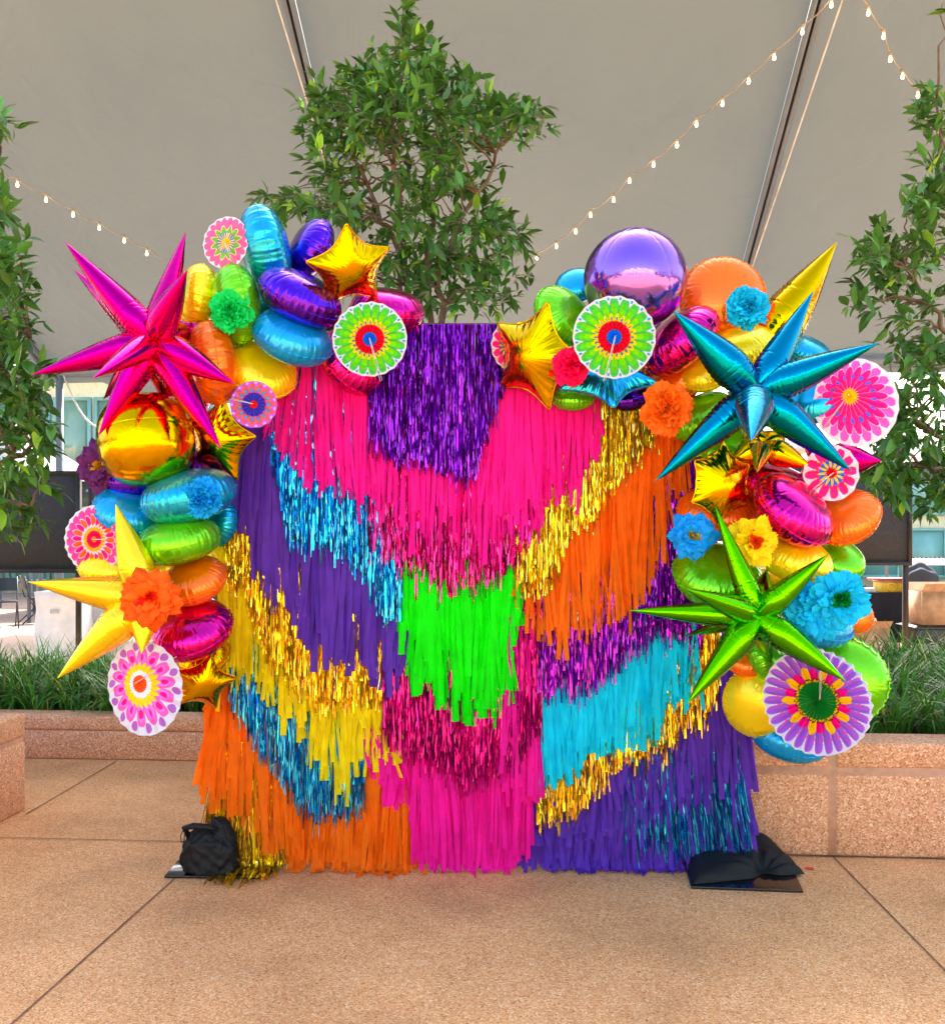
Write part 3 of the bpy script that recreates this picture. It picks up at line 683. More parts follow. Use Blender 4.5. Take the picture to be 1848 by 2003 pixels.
# 2 blue tinsel left / crimson / gold right
tinsel('tinsel_fringe', 'blue', [(532,790),(600,780),(700,900),(780,1060)], [(530,900),(549,985),(568,1060),(610,1072),(651,1085),(677,1095),(706,1125),(738,1185),(754,1225),(785,1195)], 2.6, 16, 60, .95, 'turquoise blue tinsel band on the left')
tinsel('tinsel_fringe', 'crimson', [(718,930),(850,1020),(1005,990),(1045,960)], [(720,1075),(754,1095),(782,1105),(830,1125),(866,1155),(894,1155),(939,1155),(967,1135),(1009,1110),(1030,1060),(1043,1020)], 2.5, 18, 60, 1.0, 'crimson tinsel band under the pink fringe')
tinsel('tinsel_fringe', 'gold', [(1008,1000),(1060,930),(1150,850),(1180,770),(1285,780)], [(1008,1150),(1037,1165),(1060,1165),(1085,1140),(1111,1055),(1149,1030),(1191,970),(1223,925),(1261,888),(1285,860)], 2.7, 14, 40, .95, 'gold tinsel band on the right')
# 3 purple tissue left, orange tissue right, green centre
tissue('tissue_fringe', 'purple', [(466,850),(540,840),(620,1000),(700,1060),(785,1190),(800,1250)], [(463,985),(491,1055),(514,1155),(536,1195),(562,1160),(594,1255),(638,1285),(690,1305),(735,1330),(770,1352),(800,1310)], 3.6, 20, 15, 50, None, 2.4, 'violet purple tissue band on the left')
tissue('tissue_fringe', 'orange', [(1010,1120),(1060,1100),(1149,980),(1223,880),(1345,860)], [(1010,1175),(1024,1220),(1066,1250),(1098,1262),(1133,1235),(1168,1225),(1220,1210),(1242,1190),(1265,1165),(1284,1120),(1300,1060),(1306,975),(1343,965)], 3.7, 22, 10.5, 50, None, 2.6, 'orange tissue band on the right')
tissue('tissue_fringe', 'neon_green', [(780,1080),(860,1130),(1000,1110),(1022,1160)], [(778,1195),(795,1290),(808,1345),(850,1348),(872,1400),(904,1412),(923,1408),(961,1392),(990,1370),(1002,1270),(1024,1240)], 3.3, 20, 15, 40, None, 2.6, 'neon green tissue fringe in the centre')
# 4
tinsel('tinsel_fringe', 'gold', [(418,1020),(459,960),(500,1060),(560,1130),(640,1240),(745,1290)], [(415,1090),(440,1130),(482,1175),(500,1230),(530,1315),(562,1325),(606,1388),(645,1395),(702,1365),(748,1390)], 4.7, 16, 40, .95, 'gold tinsel band on the left')
tinsel('tinsel_fringe', 'violet', [(1050,1230),(1160,1190),(1255,1130),(1310,950),(1362,900)], [(1050,1345),(1079,1375),(1098,1345),(1127,1355),(1153,1352),(1182,1330),(1227,1290),(1287,1245),(1325,1235),(1362,1180)], 4.6, 15, 50, 1.1, 'violet tinsel band on the right')
tinsel('tinsel_fringe', 'magenta', [(750,1300),(860,1330),(960,1360),(1010,1150),(1060,1210)], [(748,1430),(766,1460),(818,1485),(850,1508),(882,1520),(907,1545),(961,1530),(1010,1500),(1058,1440)], 4.4, 18, 40, 1.05, 'magenta tinsel patch under the green fringe')
tinsel('tinsel_fringe', 'violet', [(1290,880),(1372,880)], [(1290,1250),(1372,1270)], 6.0, 16, 0, 1.1, 'violet tinsel tucked behind the right garland leg')
tissue('tissue_fringe', 'pink', [(1004,1215),(1050,1225)], [(986,1520),(1010,1555),(1035,1570),(1052,1575)], 4.0, 22, 13, 10, ([986,1050],[-8,0]), 3.4, 'narrow pink tissue column right of centre')
# 5 yellow left, cyan right
tissue('tissue_fringe', 'yellow', [(440,1090),(560,1150),(620,1250)], [(440,1330),(500,1340),(560,1390),(590,1400),(625,1410)], 4.55, 24, 12, 10, None, .5, 'loose yellow tissue strips hanging over the gold tinsel', 2, back=False)
tissue('tissue_fringe', 'yellow', [(442,1100),(500,1150),(560,1280),(640,1370),(780,1400)], [(428,1310),(482,1325),(507,1318),(542,1385),(584,1410),(606,1490),(638,1510),(655,1560),(680,1560),(700,1500),(715,1490),(750,1500),(782,1500)], 5.7, 18, 13, 30, None, 2.4, 'yellow tissue band lower left')
tissue('tissue_fringe', 'cyan', [(1050,1330),(1127,1340),(1227,1270),(1362,1220)], [(1050,1550),(1085,1552),(1095,1513),(1127,1505),(1147,1475),(1201,1473),(1227,1467),(1255,1457),(1287,1442),(1302,1390),(1362,1370)], 5.6, 16, 13, 30, None, 2.6, 'cyan tissue band lower right')
# 6
tinsel('tinsel_fringe', 'blue', [(450,1320),(482,1255),(520,1340),(600,1440),(712,1440)], [(450,1395),(469,1400),(494,1450),(520,1505),(562,1535),(590,1592),(619,1605),(648,1608),(674,1600),(712,1580)], 6.7, 16, 30, .95, 'blue tinsel band lower left')
tinsel('tinsel_fringe', 'gold', [(1048,1540),(1130,1500),(1200,1450),(1300,1380),(1358,1260),(1408,1230)], [(1050,1625),(1070,1605),(1098,1612),(1134,1595),(1153,1568),(1182,1537),(1195,1510),(1233,1493),(1271,1483),(1300,1477),(1339,1430),(1374,1420),(1408,1360)], 6.6, 14, 30, .95, 'gold tinsel band lower right')
tissue('tissue_fringe', 'pink', [(712,1455),(800,1440),(880,1460),(1040,1440)], [(712,1480),(747,1530),(776,1590),(800,1580),(812,1680),(843,1706),(890,1704),(930,1710),(961,1706),(1000,1704),(1035,1680)], 6.2, 16, 12, 40, None, 2.6, 'hot pink tissue fringe reaching the ground')
# 7
tissue('tissue_fringe', 'purple', [(1040,1560),(1150,1520),(1300,1440),(1420,1330),(1440,1320)], [(1040,1600),(1130,1640),(1240,1640),(1300,1600),(1358,1570),(1406,1580),(1450,1560)], 7.3, 22, 13, 30, ([1040,1400,1450],[0,8,34]), 1.6, 'violet tissue strips lower right, upper row')
tissue('tissue_fringe', 'purple', [(1040,1590),(1150,1560),(1350,1520),(1440,1500)], [(1030,1712),(1130,1722),(1300,1718),(1340,1694),(1452,1680)], 8.6, 14, 13, 30, ([1030,1060,1400,1452],[-16,0,10,34]), 2.4, 'violet tissue fringe trailing on the paving at right')
tinsel('tinsel_fringe', 'blue', [(1215,1500),(1350,1500),(1455,1480)], [(1225,1660),(1280,1668),(1332,1684),(1400,1672),(1452,1690)], 8.0, 20, 20, .6, 'blue tinsel tuft at the lower right corner', 8, ([1225,1452],[6,22]))
tissue('tissue_fringe', 'orange', [(430,1330),(470,1340),(520,1420),(590,1520),(700,1500),(815,1480)], [(412,1560),(460,1585),(491,1630),(520,1655),(560,1696),(620,1708),(700,1714),(760,1726),(812,1706)], 7.7, 20, 14, 40, ([412,470,560,812],[-22,-8,2,0]), 2.6, 'orange tissue fringe at the lower left')
tissue('tissue_fringe', 'orange', [(440,1310),(456,1320)], [(428,1400),(452,1440)], 6.9, 18, 11, 20, ([428,452],[-34,-12]), 3, 'few orange tissue strips flaring out at the left edge')
tinsel('tinsel_fringe', 'gold', [(428,1520),(560,1600)], [(415,1640),(440,1745),(480,1760),(530,1730),(556,1690)], 8.8, 22, 60, 1.3, 'gold tinsel spilling over the left base plate', 7, ([415,500],[-14,0]))

# ------------------------------------------------------------------ foil balloons
YV = Vector((0, 1, 0))
def frame_from(major_deg, b_over_a, k, up=1, left=0):
    """major axis in picture, disc normal tilted so that the short axis looks b_over_a long"""
    a = math.radians(major_deg); e1 = Vector((math.cos(a), 0, math.sin(a))); mn = Vector((-math.sin(a), 0, math.cos(a)))
    c2 = max(.01, min(1, (b_over_a**2-k*k)/(1-k*k))); c = math.sqrt(c2); s = math.sqrt(1-c2)
    n = (mn*s*up-YV*c).normalized(); e1 = (e1-n*e1.dot(n)).normalized(); return e1, n.cross(e1), n
def disc_balloon(lab, cx, cy, a, b, ang, Y, key, up=1, k=.56, grp=None, seed=0, deep=1.0):
    a *= 1.06; b *= 1.07; R = px(a, Y); c = P(cx, cy, Y); rg = np.random.default_rng(int(cx*7+cy*13+seed))
    e1, e2, n = frame_from(ang, b/a, k, up)
    nt_, ns = 208, 44; th = np.arange(nt_)/nt_*2*PI; psi = np.linspace(0.02, PI-.02, ns)
    T, S = np.meshgrid(th, psi, indexing='ij'); sn = np.sin(S); cs = np.cos(S)
    ng = int(rg.integers(26, 34)); g = np.zeros_like(T)
    for i in range(ng):
        t0 = (i+rg.uniform(-.25, .25))/ng*2*PI
        d = np.abs((T-t0+PI) % (2*PI)-PI)
        for sg in (1, -1):
            L = rg.uniform(.38, .86); skew = 1
            f = np.clip((sn-L)/(1-L), 0, 1)**.6*(cs*sg > -.02)
            g += f*np.exp(-(d/.022)**2)*rg.uniform(.35, 1.15)
            if rg.random() < .35:  # short cross crease
                s0 = rg.uniform(.6, .9); g += .6*np.exp(-(d/.09)**2)*np.exp(-((sn-s0)/.018)**2)*(cs*sg > 0)
    sc = 1+.012*np.cos(ng*T)*sn**8
    lump = 1+.012*np.sin(2*T+rg.uniform(0, 6))+.01*np.sin(3*T+rg.uniform(0, 6))
    r = R*sn**.92*sc*lump-R*.022*g*deep*sn; z = k*R*np.sign(cs)*np.abs(cs)**.86-R*.03*g*np.sign(cs)*deep*np.abs(cs)**.3
    V = (np.array(c)+ (r*np.cos(T))[..., None]*np.array(e1)+(r*np.sin(T))[..., None]*np.array(e2)+z[..., None]*np.array(n)).reshape(-1, 3)
    F_ = grid_faces(nt_, ns, True); 
    c1 = V.reshape(nt_, ns, 3)[:, 0].mean(0); c2 = V.reshape(nt_, ns, 3)[:, -1].mean(0)
    Vn = np.concatenate([V, [c1, c2]]); i1 = nt_*ns
    tr = [(i1, (i+1) % nt_*ns, i*ns) for i in range(nt_)]+[(i1+1, i*ns+ns-1, (i+1) % nt_*ns+ns-1) for i in range(nt_)]
    o = mesh('foil_balloon', Vn, [F_, np.array(tr)], FM[key], None, True, loc=tuple(c))
    tag(o, lab, 'balloon', grp or 'round foil balloons of the garland')
    # flat welded seam around the rim
    V = []; 
    for i in range(nt_):
        t = th[i]; r0 = R*.985*float(sc[i, ns//2]*lump[i, 0]); r1 = r0+R*.045*(1+.35*math.sin(t*ng*2+rg.uniform(-.5, .5))); wz = R*.012*math.sin(t*ng+1)
        for rr, zz in ((r0, .0012), (r1, wz+.0012), (r1, wz-.0012), (r0, -.0012)):
            V.append(tuple(e1*(rr*math.cos(t))+e2*(rr*math.sin(t))+n*zz))
    I = np.arange(nt_); q = []
    for j in range(4): q.append(np.stack([I*4+j, (I+1) % nt_*4+j, (I+1) % nt_*4+(j+1) % 4, I*4+(j+1) % 4], -1))
    s = mesh('seam', V, np.concatenate(q), FM[key], None, False); s.parent = o
    return o
def orb_balloon(lab, cx, cy, a, Y, key, rx=20, rz=25):
    c = P(cx, cy, Y); R = px(a, Y); nt_, ns = 160, 80
    T, S = np.meshgrid(np.arange(nt_)/nt_*2*PI, np.linspace(.01, PI-.01, ns), indexing='ij'); g = np.zeros_like(T); rg = np.random.default_rng(int(cx))
    for i in range(4):
        t0 = i*PI/2; d = np.abs((T-t0+PI) % (2*PI)-PI); g += np.exp(-(d/.02)**2)*.35
        for j in range(22):
            s0 = (j+.5)/22*PI; g += .3*np.exp(-((S-s0)/.012)**2)*np.exp(-(d/rg.uniform(.03, .09))**2)*np.sin(S)
    bul = 1-.03*np.cos(4*T)*np.sin(S)**2
    r = R*bul*(1-.02*g)
    L = np.stack([r*np.sin(S)*np.cos(T), r*np.sin(S)*np.sin(T), r*np.cos(S)], -1).reshape(-1, 3)
    M = np.array((Matrix.Rotation(math.radians(rz), 3, 'Y') @ Matrix.Rotation(math.radians(rx), 3, 'X') @ Matrix.Rotation(.6, 3, 'Z')))
    o = mesh('orb_balloon', L@M.T, grid_faces(nt_, ns, True), FM[key], None, True); o.location = c
    return tag(o, lab, 'balloon', 'round foil orb balloons')
def star_balloon(lab, tips, Y, key, flip=1, thick=.36, valley=.62, npt=5, deep=1.0):
    q = np.array(tips, float)*[1, -1]; k = len(q); an = PI/2+np.arange(k)*2*PI/npt
    U = np.stack([np.cos(an), np.sin(an), np.ones(k)], 1); A, *_ = np.linalg.lstsq(U, q, rcond=None); cen = A[2]; A = A[:2].T
    u, s, vt = np.linalg.svd(A); R = px(s[0], Y); ratio = min(1, s[1]/s[0]); dep = math.sqrt(max(0, 1-ratio**2))
    E1 = Vector((u[0, 0], 0, u[1, 0])); E2 = Vector((u[0, 1]*ratio, dep*flip, u[1, 1]*ratio)); N = E1.cross(E2).normalized()
    c = P(cen[0], -cen[1], Y)
    nt_, ns = 300, 34; th = np.arange(nt_)/nt_*2*PI
    # outline with slightly bowed edges
    out = []
    for t in th:
        f = ((t-PI/2)/(2*PI/npt)) % 1; f = min(f, 1-f)*2
        a0 = np.array([1.0, 0]); a1 = valley*np.array([math.cos(PI/npt), math.sin(PI/npt)]); tt = f*PI/npt
        d = np.array([math.cos(tt), math.sin(tt)]); e = a1-a0; den = d[0]*e[1]-d[1]*e[0]; rr = (a0[0]*e[1]-a0[1]*e[0])/den
        rr *= 1-.05*math.sin(PI*f)
        if f < .04: rr *= 1-(.04-f)*1.2
        out.append(rr)
    out = np.array(out); B = np.stack([out*np.cos(th), out*np.sin(th)], 1)@vt.T
    sg = (1-np.linspace(1, 0, ns)[::-1]**1.5)[::-1]; sg = 1-(1-np.linspace(0, 1, ns))**1.35
    G = B[:, None, :]*sg[None, :, None]; a = B; b = np.roll(B, -1, 0); e = b-a
    pts = G.reshape(-1, 1, 2); tpar = np.clip(((pts-a)*e).sum(-1)/(e*e).sum(-1), 0, 1); dd = np.sqrt((((a+e*tpar[..., None])-pts)**2).sum(-1)); wl = np.linalg.norm(e, axis=1); Dm = dd.min(1).reshape(nt_, ns); D = ((wl/np.maximum(dd, 1e-4)**3).sum(1)**-.5).reshape(nt_, ns)
    h = thick*(D/D.max())**.72; D = Dm
    rg = np.random.default_rng(int(cen[0])); arc = np.cumsum(np.linalg.norm(e, axis=1)); W = np.sin(arc*rg.uniform(85, 100))[:, None]
    W2 = np.sin(arc*31+rg.uniform(0, 6))[:, None]
    h = h*(1+.0*W)+deep*(.0055*W*np.exp(-D/.10)+.010*W2*np.exp(-D/.14))*np.clip(D/.02, 0, 1)
    h[:, -1] = .002
    def side(sgn): return (G[..., 0]*R)[..., None]*np.array(E1)+(G[..., 1]*R)[..., None]*np.array(E2)+(h*R*sgn)[..., None]*np.array(N)
    V = np.concatenate([side(1).reshape(-1, 3), side(-1).reshape(-1, 3)]); F1 = grid_faces(nt_, ns, True); F2 = F1[:, ::-1]+nt_*ns
    o = mesh('star_balloon', V, [np.concatenate([F1, F2])], FM[key], None, True); o.location = c
    tag(o, lab, 'balloon', 'foil star balloons')
    Bo = B*1.035; V = []
    for i in range(nt_):
        for (bb, zz) in ((B[i]*.985, .0012), (Bo[i], .0012), (Bo[i], -.0012), (B[i]*.985, -.0012)): V.append(tuple(E1*(bb[0]*R)+E2*(bb[1]*R)+N*zz))
    I = np.arange(nt_); qq = [np.stack([I*4+j, (I+1) % nt_*4+j, (I+1) % nt_*4+(j+1) % 4, I*4+(j+1) % 4], -1) for j in range(4)]
    s = mesh('seam', V, np.concatenate(qq), FM[key]); s.parent = o
    return o
def starburst(lab, cx, cy, Y, key, spikes, rmax, sharp=1.3, name='starburst_balloon'):
    c = P(cx, cy, Y); t = thing(name, c, lab, 'balloon', 'many-spiked starburst balloons')
    for sp in spikes:
        tx, ty, dY = sp[:3]; rm = px(sp[3] if len(sp) > 3 else rmax, Y); tip = P(tx, ty, Y+dY)-c; L = tip.length; d = tip.normalized()
        n1 = d.cross(YV); n1 = n1.normalized() if n1.length > .1 else Vector((1, 0, 0)); n2 = d.cross(n1)
        nr, nc = 170, 56; rg = np.random.default_rng(int(tx+ty)); t_ = np.linspace(0, 1, nr); wpk = min(.34, max(.2, 1.9*rm/L))
        f = np.where(t_ < wpk, .42+.58*np.sin(np.clip(t_/wpk, 0, 1)*PI/2), 1-np.clip((t_-wpk)/(1-wpk), 0, 1)**sharp)
        f = np.convolve(np.pad(f, 7, mode='edge'), np.ones(15)/15, 'valid'); f[-1] = .004; f[-2] = max(f[-2], .015)
        ph = np.arange(nc)/nc*2*PI; Tm, Pm = np.meshgrid(t_, ph, indexing='ij')
        r = rm*f[:, None]*(1+.07*np.exp(-((np.abs(np.sin(Pm)))/.09)**2)-.02*np.cos(2*Pm))
        g = np.zeros_like(r); nw = int(rg.integers(7, 11))
        for i in range(nw):
            for sgn in (1, -1):
                if rg.random() < .2: continue
                t0 = (.06+i*.045+rg.uniform(-.008, .008))*(wpk/.28); pc = (0 if sgn > 0 else PI)+rg.normal(0, .2); pd = np.abs((Pm-pc+PI) % (2*PI)-PI)
                g += np.exp(-((Tm-t0-.012*np.cos(Pm))/.0065)**2)*np.clip(1-pd/rg.uniform(.8, 1.7), 0, 1)**.5*rg.uniform(.4, 1)
        edge = np.exp(-((np.abs(np.sin(Pm)))/.16)**2)*.014*np.sin(Tm*L*300)*np.clip(f[:, None], 0, 1)
        r = r*(1+edge)-rm*.06*g
        V = (Tm*L)[..., None]*np.array(d)+(r*np.cos(Pm))[..., None]*np.array(n1)+(r*np.sin(Pm)*.94)[..., None]*np.array(n2)
        V = V.transpose(1, 0, 2).reshape(-1, 3)
        V = np.concatenate([V, [(0, 0, 0)], [tuple(tip*1.003)]]); i0 = nc*nr
        tr = [(i0, (i+1) % nc*nr, i*nr) for i in range(nc)]+[(i0+1, i*nr+nr-1, (i+1) % nc*nr+nr-1) for i in range(nc)]
        o = mesh('spike', V, [grid_faces(nc, nr, True), np.array(tr)], FM[key], None, True); o.parent = t
    return t
G1 = 'round foil balloons of the left garland'; G2 = 'round foil balloons of the right garland'
for a in [
 ('yellow round foil balloon touching the magenta starburst, left of the lime one', 384,584,64,43,80,4.08,'yellow'),
 ('lime green round foil balloon carrying the green tissue pompom', 461,597,74,49,100,3.98,'lime'),
 ('turquoise round foil balloon at the very top left, beside the small pink fan', 519,488,79,46,104,4.06,'teal'),
 ('deep purple round foil balloon at the top between turquoise one and gold star', 607,486,58,41,62,4.16,'purple'),
 ('large shiny deep purple foil balloon under the gold star', 588,582,78,49,-30,3.92,'purple'),
 ('sky blue round foil balloon left of the green fan', 572,661,74,50,-27,3.95,'blue'),
 ('orange round foil balloon pierced visually by a magenta spike', 416,710,77,48,98,3.97,'orange'),
 ('yellow round foil balloon behind the small purple zigzag fan', 512,722,66,54,-40,4.08,'yellow'),
 ('magenta foil balloon behind the upper right of the left green fan', 757,606,68,44,-8,4.12,'magenta'),
 ('magenta foil balloon below and behind the left green fan', 690,708,68,50,-55,4.14,'magenta'),
 ('turquoise foil balloon mostly hidden between lime and deep purple ones', 530,598,60,42,80,4.2,'teal'),
 ('dark purple foil balloon tucked beneath the gold orb, with purple flower', 268,938,62,36,0,4.08,'purple'),
 ('dark purple foil balloon peeking out between gold star and turquoise balloon', 398,918,56,34,-20,4.14,'purple'),
 ('blue foil balloon left of the one with the blue pompom', 256,998,66,47,-22,4.02,'blue'),
 ('turquoise foil balloon carrying the blue tissue pompom', 370,970,86,50,12,3.92,'teal'),
 ('lime green foil balloon lying flat above the orange one on the left leg', 349,1057,75,44,9,3.92,'lime'),
 ('turquoise foil balloon hidden behind the lime one of the left leg', 425,1020,48,40,80,4.14,'teal'),
 ('orange foil balloon right of the big orange tissue flower', 380,1136,60,44,12,3.95,'orange'),
 ('shiny magenta foil balloon below the orange one on the left leg', 378,1232,74,53,14,3.92,'magenta'),
 ('yellow foil balloon peeking out between lime and orange ones on left leg', 370,1100,66,40,15,4.12,'yellow'),
 ('yellow foil balloon below the pink and orange fan', 226,1108,64,40,-5,4.02,'yellow'),
 ('magenta foil balloon hidden behind the right arms of the magenta starburst', 366,652,60,46,70,4.12,'magenta'),
 ('magenta foil balloon behind the gold orb and the lowest magenta spikes', 350,790,60,46,20,4.12,'magenta'),
 ('gold foil balloon above the lowest gold star, under the magenta one', 398,1284,48,36,10,4.1,'gold'),
 ('purple foil balloon behind the gold star beside the purple fringe', 420,872,56,44,60,4.2,'purple'),
]: disc_balloon(*a, grp=G1)
for a in [
 ('small turquoise foil balloon behind the big purple orb', 1128,558,40,34,20,4.18,'teal'),
 ('lime green foil balloon left of the right green fan', 1100,619,60,50,-58,4.02,'lime'),
 ('orange round foil balloon facing forward, right of the purple orb', 1412,580,77,75,30,4.08,'orange'),
 ('magenta foil balloon right of the right green fan', 1330,667,78,46,44,4.02,'magenta'),
 ('orange foil balloon behind the orange tissue pompom', 1316,735,62,50,60,4.16,'orange'),
 ('yellow foil balloon above the blue starburst, under the cyan flower', 1449,680,64,46,14,4.02,'yellow'),
 ('yellow foil balloon left of the blue starburst, between magenta and lime', 1378,728,44,37,30,4.05,'yellow'),
 ('lime green foil balloon under the blue starburst, beside orange pompom', 1373,815,62,40,32,4.05,'lime'),
 ('lime green foil balloon peeking out below the blue star balloon', 1119,778,40,26,0,4.14,'lime'),
 ('dark purple foil balloon deep behind blue star and orange pompom', 1232,778,44,27,10,4.2,'purple'),
 ('turquoise foil balloon behind the right arm of the blue starburst, upper', 1578,690,46,34,-20,4.12,'teal'),
 ('turquoise foil balloon between the blue starburst and the big pink fan', 1585,778,53,49,30,4.05,'teal'),
 ('large shiny magenta foil balloon right of the gold six-pointed star', 1551,998,82,60,-36,3.9,'magenta'),
 ('magenta foil balloon half hidden above the large magenta one', 1520,950,66,40,-15,4.06,'magenta'),
 ('orange foil balloon at the right edge below the small pink fan', 1653,1012,62,46,38,4.04,'orange'),
 ('lime green foil balloon at the right edge above the sky blue flower', 1642,1095,46,37,-10,4.1,'lime'),
 ('yellow foil balloon with the yellow tissue flower on its left', 1554,1092,70,46,-16,3.98,'yellow'),
 ('large lime foil balloon behind the green starburst, under the blue flower', 1402,1126,82,60,-5,4.04,'lime'),
 ('orange foil balloon behind the gold six-pointed star', 1404,1004,76,50,-5,4.12,'orange'),
 ('blue foil balloon under the big sky blue tissue flower', 1596,1218,66,42,-10,4.04,'blue'),
 ('orange foil balloon edge peeking out right of the sky blue flower', 1672,1205,32,30,60,4.14,'orange'),
 ('small orange foil balloon under the green starburst', 1462,1288,42,33,0,4.08,'orange'),
 ('lime green foil balloon upper left of the large purple fan', 1500,1287,50,36,-60,4.05,'lime'),
 ('yellow foil balloon left of the large purple fan', 1475,1377,62,50,95,4.06,'yellow'),
 ('blue foil balloon at the very bottom below the large purple fan', 1543,1432,74,48,-10,4.12,'blue'),
 ('lime foil balloon hidden behind the lower left arm of the blue starburst', 1428,872,60,46,10,4.14,'lime'),
 ('gold foil balloon behind the blue starburst and the gold six-pointed star', 1470,925,66,52,-20,4.14,'gold'),
 ('yellow foil balloon deep behind the green starburst centre', 1490,1180,66,54,60,4.16,'yellow'),
 ('orange foil balloon filling the gap behind the gold six-pointed star and large magenta one', 1462,1012,54,44,10,4.13,'orange'),
 ('blue foil balloon behind the centre of the blue starburst', 1500,770,70,60,30,4.16,'blue'),
]: disc_balloon(*a, grp=G2)
disc_balloon('large smooth lime balloon behind the right of the large purple fan', 1640,1332,84,80,70,4.1,'lime', grp=G2, deep=.25)
orb_balloon('large metallic purple orb at the top of the right garland', 1242,546,98,3.93,'orb_purple', 25, -4)
orb_balloon('large mirror gold orb under the magenta starburst', 286,860,95,3.88,'gold', 70, 25)
star_balloon('gold star balloon at the top of the left garland', [(691,453),(598,527),(640,592),(728,562),(761,485)], 3.88, 'gold', -1)
star_balloon('gold star balloon between the gold orb and the purple tissue fringe', [(440,778),(358,810),(372,905),(456,943),(515,854)], 4.04, 'gold', -1, .36)
star_balloon('gold star balloon at the bottom of the left garland leg', [(420,1283),(345,1300),(352,1380),(412,1392),(459,1324)], 4.0, 'gold', 1, .4)
star_balloon('gold star balloon at the inner end of the right garland', [(976,630),(975,742),(1076,803),(1132,715),(1065,596)], 3.98, 'gold', -1, .34)
star_balloon('second gold star balloon half hidden behind the inner gold star and lime balloon', [(1062,588),(1005,640),(1030,704),(1098,704),(1118,640)], 4.12, 'gold', 1, .34)
star_balloon('turquoise blue star balloon below the right green fan', [(1240,672),(1128,690),(1094,758),(1184,811),(1292,755)], 3.98, 'tealstar', 1, .34)
star_balloon('gold six-pointed star balloon below the blue starburst', [(1413,868),(1345,898),(1350,995),(1408,1012),(1462,1000),(1482,900)], 3.87, 'gold', 1, .34, .76, 6)
starburst('magenta chrome starburst balloon at the left end of the garland', 301, 667, 3.75, 'hotmag',
  [(127,473,.02),(144,527,.22),(363,453,.25),(366,528,-.25),(61,733,.0),(181,740,-.42,26),(459,751,-.12),(202,781,.25),(192,853,-.05),(433,878,-.1),(380,640,.3),(330,800,.3)], 31)
starburst('blue chrome starburst balloon on the right garland', 1478, 768, 3.7, 'chromeblue',
  [(1317,608,-.05,39),(1591,568,.1,31),(1720,670,-.05,34),(1280,942,.0,33),(1666,922,-.02,35),(1469,863,-.42,37),(1400,700,.3),(1540,850,.3)], 30)
starburst('green chrome starburst balloon on the right garland leg', 1481, 1205, 3.72, 'chromegreen',
  [(1398,989,.05,24),(1620,1084,-.1,26),(1337,1151,-.22,24),(1230,1194,.08,26),(1343,1377,-.08,30),(1655,1333,-.1,30),(1340,1243,.3,20),(1500,1112,.16,26),(1510,1300,.25,24)], 27)
starburst('plain yellow starburst balloon on the left garland leg', 286, 1172, 3.78, 'chromeyellow',
  [(226,986,-.02,34),(54,1138,.05,33),(112,1327,-.05,36),(277,1278,-.1,30),(380,1110,.3,20)], 28)
starburst('long gold starburst balloon pointing up behind the orange balloon', 1480, 700, 4.12, 'gold', [(1637,473,-.05,46),(1400,640,.15,20),(1560,780,.1,20)], 40, 1.3)
starburst('gold starburst balloon peeking out under the blue starburst', 1490, 872, 3.98, 'gold', [(1589,915,-.05,26),(1425,905,-.02,28),(1450,830,.1,24),(1540,850,.1,24),(1480,925,-.3,20)], 26)
starburst('magenta starburst balloon pointing right behind the small pink fan', 1612, 902, 4.08, 'hotmag', [(1724,901,-.04,36),(1640,985,.1,24),(1560,960,.1,24),(1570,850,.1,20)], 30, 1.35)

